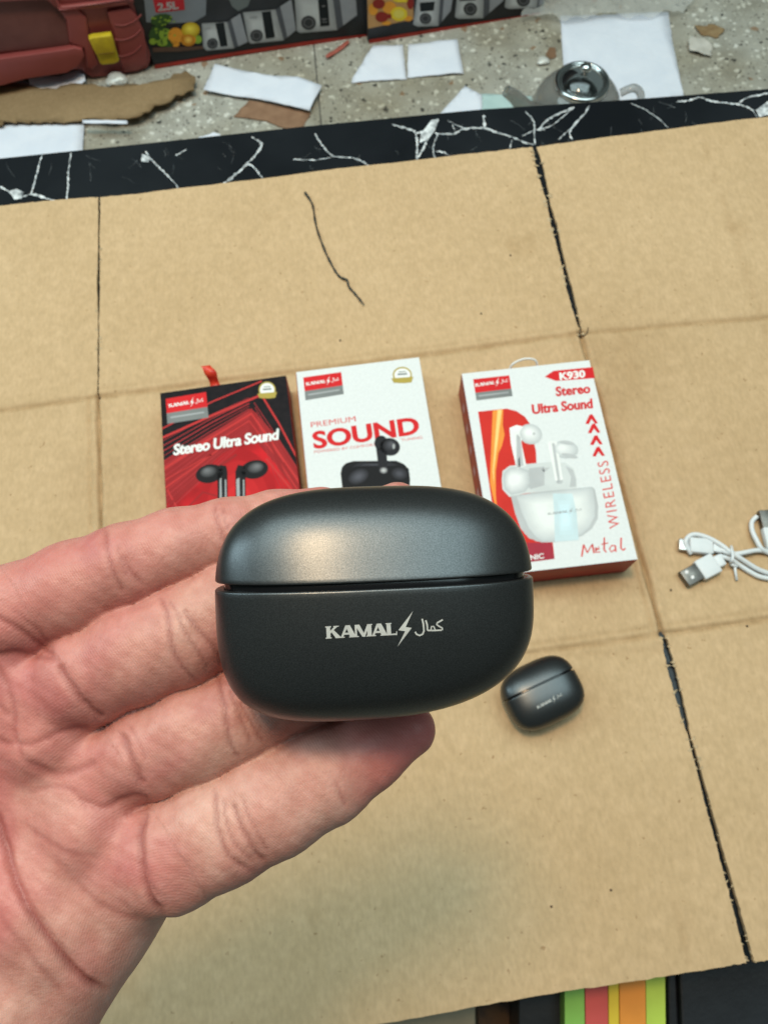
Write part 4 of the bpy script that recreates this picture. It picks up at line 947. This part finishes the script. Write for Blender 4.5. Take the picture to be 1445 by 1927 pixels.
scrap('paper_sheet', [(405,122),(470,135),(520,145),(560,148),(606,165),(583,211),(480,187),(384,172)], .006, 'long white paper strip resting on a small brown card scrap', 'paper', M_paper, gp, .006)
scrap('cardboard_scrap', [(470,190),(585,212),(566,248),(528,240),(500,228),(440,220)], .001, 'small reddish brown card scrap poking out under the white strip', 'cardboard', mat('red_brown_card', (.30, .17, .10), .8, col2=(.24, .13, .075), nscale=60), 'torn cardboard on the floor', .003, .0015)
scrap('paper_sheet', [(702,88),(758,86),(765,150),(661,156),(664,146)], .001, 'small white paper with a slanted left edge, left of its twin', 'paper', M_paper, gp, .003)
scrap('paper_sheet', [(768,84),(860,77),(872,140),(766,146)], .002, 'nearly square white paper right of its twin with slanted edge', 'paper', M_paper, gp, .004)
scrap('paper_sheet', [(875,162),(906,180),(906,230),(810,236)], .002, 'white paper corner peeking over the marble left of the teapot spout', 'paper', M_paper, gp, .003)
scrap('paper_sheet', [(905,178),(1000,182),(1000,235),(903,235)], .001, 'pale mint green paper under the teapot spout', 'paper', mat('mint_paper', (.48, .62, .60), .7, col2=(.42, .56, .54), nscale=40), gp, .002)
scrap('paper_sheet', [(-40,235),(75,237),(160,238),(158,290),(-40,312)], .002, 'white paper lying below the torn cardboard strip at the left', 'paper', M_paper, gp, .006)
scrap('paper_sheet', [(58,150),(160,134),(165,160),(108,175),(60,165)], .004, 'white folded paper between the red tool case and the torn cardboard', 'paper', M_paper, gp, .010)
scrap('paper_sheet', [(2,168),(28,136),(66,165),(50,178)], .004, 'grey white triangular paper corner at the far left under the tool case', 'paper', mat('grey_paper', (.42, .42, .44), .7), gp, .008)
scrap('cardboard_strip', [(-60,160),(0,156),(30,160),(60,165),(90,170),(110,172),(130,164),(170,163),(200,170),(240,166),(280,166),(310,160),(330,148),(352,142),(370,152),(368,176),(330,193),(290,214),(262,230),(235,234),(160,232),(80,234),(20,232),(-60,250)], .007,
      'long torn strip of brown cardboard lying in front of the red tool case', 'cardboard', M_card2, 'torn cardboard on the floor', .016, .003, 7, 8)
scrap('paper_strip', [(156,226),(240,227),(241,233),(156,232)], .024, 'thin white paper strip on the edge of the torn cardboard', 'paper', M_paper, gp, .001)
scrap('paper_scrap', [(1293,80),(1300,73),(1325,74),(1339,88),(1338,106),(1318,104),(1296,98)], .003, 'small off white torn scrap right of the big sheet', 'paper', mat('cream_paper', (.60, .56, .50), .7, col2=(.5, .46, .4), nscale=60), gp, .006, jit=3, sub=5)
scrap('leaf_scrap', [(1304,50),(1340,46),(1362,58),(1350,72),(1318,66)], .001, 'dry brown scrap lying behind the small torn scrap', 'scrap', mat('dry_brown', (.22, .13, .06), .8, col2=(.30, .2, .1), nscale=90), None, .004, jit=4, sub=6)
scrap('leaf_scrap', [(1026,104),(1034,88),(1044,92),(1046,108),(1034,112)], .001, 'tiny brown scrap left of the large white sheet', 'scrap', mat('rust_scrap', (.20, .11, .06), .8), None, .003)
scrap('red_strip', [(612,108),(640,86),(655,76),(658,82),(640,96),(616,112)], .002, 'faded red plastic strip in front of the black boxes', 'strip', mat('faded_red', (.38, .10, .07), .6), None, .004)
scrap('paper_scrap', [(374,258),(402,250),(416,254),(414,263),(380,266)], .002, 'small white paper fragment against the marble edge', 'paper', M_paper, gp, .002, jit=2, sub=5)
# crumpled foil bits
for (x, y, r), lb in (((218, 152, .013), 'crumpled silvery foil ball in front of the tool case'), ((1020, 116, .0075), 'tiny white crumpled bit left of the teapot')):
    bm = bmesh.new(); bmesh.ops.create_icosphere(bm, subdivisions=3, radius=r)
    for v in bm.verts:
        s = 1+.20*math.sin(v.co.x*2.6/r+v.co.y*1.9/r)+.10*(random.random()-.5); v.co *= s; v.co.z = v.co.z*.55+r*.5; v.co.x *= 1.3
    c = at(x, y, FLOOR+r*.4); V = [v.co+Vector((c.x, c.y, FLOOR)) for v in bm.verts]; F = [tuple(v.index for v in f.verts) for f in bm.faces]; bm.free()
    tag(obj('crumpled_foil', V, F, mat('crumpled_foil', (.62, .60, .55), .35, metal=.25)), lb, 'foil')
# clear plastic film behind the boxes
def film(pts, lb):
    bm = bmesh.new(); P0 = [at(x, y, FLOOR+.003) for x, y in pts]; nx_, ny_ = 34, 12; V = []; F = []
    for i in range(nx_):
        for j in range(ny_):
            u_, v_ = i/(nx_-1), j/(ny_-1); p = P0[0].lerp(P0[1], u_).lerp(P0[3].lerp(P0[2], u_), v_)
            wv = .006*abs(math.sin(u_*17+v_*5))+.005*abs(math.sin(v_*9-u_*23))+random.random()*.003
            V.append(p+Vector((.006*math.sin(v_*11), .006*math.sin(u_*15), wv)))
    for i in range(nx_-1):
        for j in range(ny_-1): F.append((i*ny_+j, (i+1)*ny_+j, (i+1)*ny_+j+1, i*ny_+j+1))
    bm.free(); m_ = mat('clear_film', (.75, .74, .70), .22, spec=.6); b = m_.node_tree.nodes['Principled BSDF']; b.inputs['Alpha'].default_value = .35
    return tag(obj('plastic_film', V, F, m_, smooth=True), lb, 'plastic film')
film([(960,-30),(1320,-60),(1290,34),(985,42)], 'crumpled clear plastic film on the floor beside the black box end')

# ------------------------------------------------------------ printed blender boxes, standing on the floor
M_kbox = mat('black_gloss_carton', (.012, .013, .016), .4, col2=(.02, .021, .024), nscale=40)
M_tape = mat('red_box_edge', (.42, .03, .02), .5, col2=(.30, .03, .02), nscale=60)
def upright(name, a, b, hgt, dep, label, group):
    A = at(*a, FLOOR); B = at(*b, FLOOR); d = (B-A).normalized(); n = Vector((d.y, -d.x, 0))
    if n.dot(A-CAM) > 0: n = -n
    root = empty(name, (A+B)/2, label, 'box', group)
    up = Vector((0, 0, 1)); q = [A, B, B-n*dep, A-n*dep]
    V, F = prism([p+up*.0008 for p in q], up, hgt); obj('carton', V, F, M_kbox, root, bevel=.002)
    P = lambda k: (lambda x, y: plane_hit(x, y, A+n*(.0004+k*.0003), n))
    return root, P
d1 = lambda pts: [(270+x/3.36, y/3.36) for x, y in pts]
b1, P1 = upright('blender_box', (292, 130), (694, 67), .30, .28, 'black appliance box printed with white blender bases and 2.5L, beside the red tool case', 'printed appliance boxes on the floor')
shape('red_border', [d1([(72,410),(600,325),(1100,252),(1420,215),(1425,240),(1100,278),(600,350),(75,436)])], P1(1), M_tape, b1)
shape('printed_cloth', [d1([(0,-60),(400,-60),(395,95),(320,140),(150,150),(20,140)])], P1(1), ink('grey_blue_print', (.22, .24, .27)), b1)
shape('volume_patch', [d1([(60,-10),(255,-30),(262,62),(80,80)])], P1(2), ink('crimson_print', (.50, .03, .04)), b1)
lettering('volume_lettering', '2.5L', P1(3), *d1([(95,68),(222,54)]), 14, I_white, b1, bold=.04)
for i_ in range(46):
    a_ = random.random()*6.28; x_ = 70+random.random()*130; y_ = 90+random.random()*190
    shape('printed_leaf', [d1([(x_, y_), (x_+26*math.cos(a_), y_+14*math.sin(a_)), (x_+18*math.cos(a_+1), y_+22*math.sin(a_+1))])], P1(3.2+.01*i_), [I_green, I_lime, ink('mid_leaf_print', (.10,.17,.05)) if i_ == 1 else I_green, I_lime][i_ % 4], b1)
shape('printed_leaf', [d1(ell(115,125,70,38,-10,12)), d1(ell(95,225,60,60,0,10)), d1(ell(150,270,60,28,0,10))], P1(2), I_green, b1)
shape('printed_fruit', [d1(ell(140,215,40,34)), d1(ell(120,270,34,22)), d1(ell(345,250,26,26)), d1(ell(60,262,22,20))], P1(3), I_lime, b1)
shape('printed_fruit', [d1(ell(205,225,48,50)), d1(ell(285,250,48,42)), d1(ell(205,280,24,16))], P1(3.5), I_or2, b1)
soft('printed_fruit', d1(ell(300,188,58,48)), (.55,.36,.02), (.95,.78,.10), P1, 4, b1, n=6, toward=(-2,-2))
soft('printed_fruit', d1(ell(285,252,38,34)), (.60,.22,.02), (.95,.62,.12), P1, 5, b1, n=5)
shape('printed_board', [d1([(60,300),(380,290),(378,310),(230,326),(60,330)])], P1(2), ink('brown_print', (.12, .07, .05)), b1)
def machine(P, root, f, sd, scr, kn, kr, ff=d1):
    soft('printed_machine', ff(f), (.36,.37,.38), (.60,.61,.62), P, 2.4, root, n=5, shrink=.5)
    shape('printed_machine_side', [ff(sd)], P(3), ink('machine_grey', (.34, .35, .38)), root)
    x0 = sd[0]; shape('printed_machine_side', [ff([sd[0], (sd[0][0]+(sd[1][0]-sd[0][0])*.3, sd[0][1]+(sd[1][1]-sd[0][1])*.3), (sd[3][0]+(sd[2][0]-sd[3][0])*.3, sd[3][1]+(sd[2][1]-sd[3][1])*.3), sd[3]])], P(3.5), ink('machine_shade', (.10, .105, .12)), root)
    shape('printed_screen', [ff(scr)], P(4), ink('screen_print', (.016, .02, .022)), root)
    shape('printed_knob', [ff(ell(*kn, kr, kr*.95))], P(4), ink('knob_print', (.05, .052, .055)), root)
    shape('printed_knob', ([ff(q) for q in ring(*kn, kr*.7, kr*.66, kr*.16)]), P(5), ink('knob_line', (.16, .16, .17)), root, split=False)
machine(P1, b1, [(370,148),(530,138),(575,305),(400,320),(380,300)], [(530,138),(612,85),(660,265),(575,305)], [(455,148),(510,142),(534,290),(488,296)], (438,275), 35)
machine(P1, b1, [(630,78),(835,60),(888,255),(680,276),(665,262)], [(835,60),(935,-5),(965,190),(888,255)], [(748,76),(806,70),(832,236),(774,244)], (716,225), 40)
machine(P1, b1, [(955,-40),(1190,-60),(1225,190),(990,208),(970,195)], [(1190,-60),(1335,-90),(1350,95),(1225,190)], [(1100,-40),(1160,-45),(1178,162),(1118,168)], (1044,144), 47)
shape('printed_jar', [d1([(530,-40),(690,-40),(660,40),(600,70),(560,40)])], P1(2.5), ink('jar_print', (.16, .18, .18)), b1)
shape('printed_mark', [d1(q) for q in band([(385,182),(425,178)], 5)+band([(670,114),(720,108)], 6)+band([(1128,40),(1150,38)], 5)+band([(1128,122),(1158,120)], 5)+band([(1130,140),(1160,138)], 4)], P1(5), ink('tiny_text_print', (.30, .30, .31)), b1)
e1 = lambda pts: [(640+x/3.44, y/3.44) for x, y in pts]
b2, P2 = upright('blender_box', (693, 82), (1015, 25), .30, .28, 'black appliance box printed with fruit and silver blender bases, right of the 2.5L one', 'printed appliance boxes on the floor')
shape('red_border', [e1([(185,258),(640,180),(1120,110),(1290,80),(1295,100),(1120,138),(640,212),(190,284)])], P2(1), M_tape, b2)
shape('printed_fruit_field', [e1([(175,-60),(470,-80),(475,125),(180,185)])], P2(1), ink('fruit_base_print', (.55, .30, .12)), b2)
shape('printed_fruit', [e1(ell(380,90,54,46)), e1(ell(400,0,60,16))], P2(2.5), I_yel, b2)
shape('printed_fruit', [e1(ell(320,50,45,40)), e1(ell(215,60,30,40)), e1(ell(300,150,30,14)), e1(ell(440,120,26,18))], P2(2), I_or2, b2)
shape('printed_fruit', [e1(ell(250,25,40,32)), e1(ell(270,110,42,34)), e1(ell(455,20,22,40)), e1(ell(320,105,14,16))], P2(3), ink('berry_print', (.28, .03, .02)), b2)
shape('printed_fruit', [e1(ell(380,90,34,28))], P2(3.5), ink('lemon_slice_print', (.80, .66, .12)), b2)
machine(P2, b2, [(500,-40),(650,-50),(635,168),(500,172),(472,158)], [(650,-50),(735,-60),(715,70),(635,168)], [(515,18),(612,10),(606,68),(518,76)], (552,120), 38, e1)
machine(P2, b2, [(760,-60),(930,-60),(925,118),(765,122),(742,110)], [(930,-60),(1060,-70),(1055,5),(925,118)], [(770,-20),(880,-24),(878,2),(772,6)], (842,58), 44, e1)
machine(P2, b2, [(1075,-60),(1290,-70),(1270,50),(1090,58),(1064,46)], [(1290,-70),(1330,-74),(1310,20),(1270,50)], [(1100,-60),(1200,-60),(1200,-50),(1100,-50)], (1185,0), 44, e1)

# ------------------------------------------------------------ red tool case with a yellow latch
M_red = mat('red_blow_moulded', (.31, .070, .064), .40, col2=(.25, .052, .048), nscale=14, bump=.25, bscale=900, bdist=.0006, lo=.3, hi=.7)
M_red2 = mat('dusty_red_plastic', (.155, .055, .050), .6, col2=(.19, .07, .062), nscale=30, bump=.3, bscale=900)
M_ylw = mat('yellow_latch', (.62, .46, .02), .45, col2=(.52, .37, .02), nscale=120)
A = at(-120, 218, FLOOR); B = at(290, 140, FLOOR); dd = (B-A).normalized(); nn = Vector((dd.y, -dd.x, 0)); nn = nn if nn.dot(A-CAM) < 0 else -nn
tc_ = empty('tool_case', (A+B)/2, 'dusty red moulded plastic tool case with a yellow latch, top left', 'tool case')
def on_case(x, y, off): return plane_hit(x, y, A+nn*off, nn)
def slab_case(pts, off, depth, name, m, parent, bev=.004, seg=4):
    q = [on_case(x, y, off) for x, y in pts]; V, F = prism(q, -nn, depth); o = obj(name, V, F, m, parent, bevel=bev, auto=True, seg=seg); return o
k4 = lambda pts: [(x/3.44, y/3.44) for x, y in pts]
body_ = slab_case(k4([(-500,-420),(700,-420),(860,-40),(905,60),(945,150),(968,230),(980,330),(975,400),(960,440),(900,468),(720,495),(600,505),(555,480),(530,452),(380,462),(160,505),(20,545),(-500,640)]), -.012, .24, 'shell', M_red, tc_, .008, 5)
slab_case(k4([(-500,-300),(380,-300),(380,30),(430,60),(455,270),(440,300),(20,330),(-500,400)]), -.0121, -.0015, 'recess_panel', M_red2, tc_, .001)
slab_case(k4([(-500,-420),(300,-420),(360,-60),(390,20),(640,-5),(840,-30),(700,-420),(780,-420),(870,-30),(820,8),(640,30),(400,50),(350,20),(300,-30),(-500,10)]), -.012, -.010, 'lid_rib', M_red, tc_, .004)
slab_case(k4([(-500,430),(30,345),(430,290),(480,278),(530,290),(545,330),(500,400),(430,440),(160,480),(20,520),(-500,610)]), -.012, -.011, 'handle_bar', M_red, tc_, .006)
slab_case(k4([(385,55),(500,40),(560,100),(575,200),(610,310),(640,400),(600,440),(560,420),(545,300),(450,262),(430,120)]), -.012, -.006, 'boss', M_red, tc_, .005)
slab_case(k4([(690,60),(840,35),(890,100),(930,190),(950,300),(955,400),(900,440),(800,455),(770,380),(765,280),(730,190)]), -.012, -.006, 'boss', M_red, tc_, .006)
for y0_ in (150, 245, 350):
    P = k4([(745, y0_+10), (800, y0_+14), (870, y0_-12), (915, y0_-55)])
    obj('rib_line', *tube(spline([on_case(x, y, -.006) for x, y in P], 4), .0012, 8), M_red, tc_, smooth=True)
lt_ = empty('latch_origin', (0, 0, 0)) if False else None
la = slab_case(k4([(572,225),(600,214),(718,200),(730,225),(752,310),(620,325),(590,265)]), -.004, -.010, 'latch', M_ylw, tc_, .002)
slab_case(k4([(620,325),(752,310),(772,375),(765,388),(740,400),(665,408),(650,400)]), -.004, -.005, 'latch_tab', M_ylw, la, .002)
slab_case(k4([(630,328),(735,316),(742,340),(640,352)]), .0011, -.0005, 'latch_slot', M_red, la, .0002)

# ------------------------------------------------------------ glass teapot
M_glass = mat('clear_glass', (.58, .57, .54), .08, trans=.80, ior=1.45, spec=.5)
M_lid = mat('lid_glass', (.80, .82, .80), .03, trans=1, ior=1.45, spec=.6)
M_chrome = mat('steel_rim', (.62, .62, .60), .16, metal=1, col2=(.50, .50, .49), nscale=40)
cpt = at(1089, 178, FLOOR+.055); cx_, cy_ = cpt.x, cpt.y
depth_t = (cpt-CAM).dot(CF); R_ = 84*depth_t/FPX; c0 = Vector((cx_, cy_, FLOOR+.0006))
pot = empty('glass_teapot', c0, 'round glass teapot with a steel rimmed lid, standing behind the marble edge', 'teapot')
hh = R_*1.12
prof = [(0, 0), (R_*.55, 0), (R_*.72, hh*.05), (R_*.90, hh*.18), (R_, hh*.38), (R_*.99, hh*.52), (R_*.92, hh*.70), (R_*.78, hh*.86), (R_*.62, hh*.96), (R_*.545, hh*1.0)]
pr = [Vector((r, z, 0)) for r, z in prof]; pr = [(p.x, p.y) for p in spline(pr, 5)]
inner = [(max(0, r-.0022) if z > .002 else r*.98, max(z, .0022)) for r, z in pr][::-1]
obj('pot_body', *lathe(pr+inner, c0, n=56), M_glass, pot, smooth=True)
ct = c0+Vector((0, 0, hh))
obj('rim', *lathe([(R_*.58, -.004), (R_*.61, .000), (R_*.60, .0045), (R_*.56, .0065), (R_*.51, .0055), (R_*.475, .001), (R_*.52, -.003), (R_*.58, -.004)], ct, n=56), M_chrome, pot, smooth=True)
obj('lid', *lathe([(0, .0165), (R_*.16, .0158), (R_*.32, .0115), (R_*.44, .0062), (R_*.488, .0030), (R_*.488, .0012), (R_*.43, .0045), (R_*.31, .0098), (R_*.15, .0140), (0, .0147)], ct, n=48), M_lid, pot, smooth=True)
kn = obj('knob', *lathe([(0, .030), (.006, .029), (.0085, .025), (.006, .020), (.004, .0165)], ct, n=24), M_chrome, pot, smooth=True)
obj('infuser', *lathe([(R_*.47, .0), (R_*.46, -.01), (R_*.44, -.025), (R_*.38, -.032), (0, -.034)], ct, n=40), mat('steel_mesh', (.10, .10, .095), .3, metal=.9, bump=.5, bscale=1500), pot, smooth=True)
sxd = (at(950, 185, FLOOR+.07)-at(1089, 178, FLOOR+.07)); sxd.z = 0; sxd.normalize()
sp_ = [c0+sxd*R_*.86+Vector((0, 0, hh*.36)), c0+sxd*R_*1.12+Vector((0, 0, hh*.46)), c0+sxd*R_*1.40+Vector((0, 0, hh*.74)), c0+sxd*R_*1.66+Vector((0, 0, hh*.92))]
V, F = tube(spline(sp_, 7), [.016-.0004*i for i in range(22)], 20, cap=False); s_o = obj('spout', V, F, M_glass, pot, smooth=True); s_o.modifiers.new('thick', 'SOLIDIFY').thickness = .0018
hp = [c0-sxd*R_*.93+Vector((0, 0, hh*.74)), c0-sxd*R_*1.2+Vector((0, 0, hh*.84)), c0-sxd*R_*1.42+Vector((0, 0, hh*.66)), c0-sxd*R_*1.40+Vector((0, 0, hh*.36)), c0-sxd*R_*.98+Vector((0, 0, hh*.24))]
obj('handle', *tube(spline(hp, 8), .0055, 14), M_glass, pot, smooth=True)

# ------------------------------------------------------------ goods stowed in front of the table, under the cardboard's near edge
def near_box(name, pts, z, h, label, cat, matr, bev=.0015):
    q = [at(x, y, z) for x, y in pts]; V, F = prism(q, (0, 0, 1), -h)
    return tag(obj(name, V, F, matr, bevel=bev), label, cat)
bk = mat('black_case_surface', (.010, .011, .014), .35, col2=(.016, .018, .022), nscale=40, bump=.1)
near_box('black_carton', [(976,1780),(1060,1770),(1064,2120),(976,2130)], -.065, .20, 'narrow black carton left of the striped packet', 'box', bk)
near_box('black_carton', [(1272,1700),(1640,1650),(1680,2060),(1290,2100)], -.055, .20, 'wide black carton right of the striped packet', 'box', bk)
near_box('black_carton', [(1253,1720),(1268,1718),(1284,2090),(1262,2100)], -.060, .19, 'thin black panel between the striped packet and the wide black carton', 'box', bk)
near_box('wooden_board', [(896,1820),(973,1805),(973,2120),(905,2130)], -.11, .03, 'dark brown wooden board in the gap at the bottom', 'board', mat('dark_wood', (.06, .028, .008), .6, col2=(.012, .006, .004), nscale=55, lo=.45, hi=.58))
near_box('grey_sheet', [(560,1850),(893,1830),(899,2140),(560,2150)], -.09, .004, 'grey green sheet of card under the near cardboard edge', 'sheet', mat('grey_green_card', (.27, .25, .18), .8, col2=(.22, .20, .15), nscale=30, bump=.2))
pk = empty('striped_packet', at(1155, 1950, -.075), 'packet with green, red, yellow, orange and lime stripes at the bottom edge', 'packet')
stripes = [(1060,1098,'green_stripe',(.24,.50,.10)),(1099,1142,'red_stripe',(.62,.10,.09)),(1143,1163,'yellow_stripe',(.75,.55,.05)),(1164,1213,'orange_stripe',(.80,.30,.05)),(1214,1250,'lime_stripe',(.47,.62,.09))]
for x0, x1, nm, cl_ in stripes:
    q = [at(x0+(1150-x0)*.01, 1750, -.05), at(x1-.3, 1750, -.05), at(x1+4, 2100, -.05), at(x0+4, 2100, -.05)]; V, F = prism(q, (0, 0, 1), -.03)
    obj(nm, V, F, mat(nm, cl_, .35, col2=tuple(c*.85 for c in cl_), nscale=30), pk, bevel=.0006)
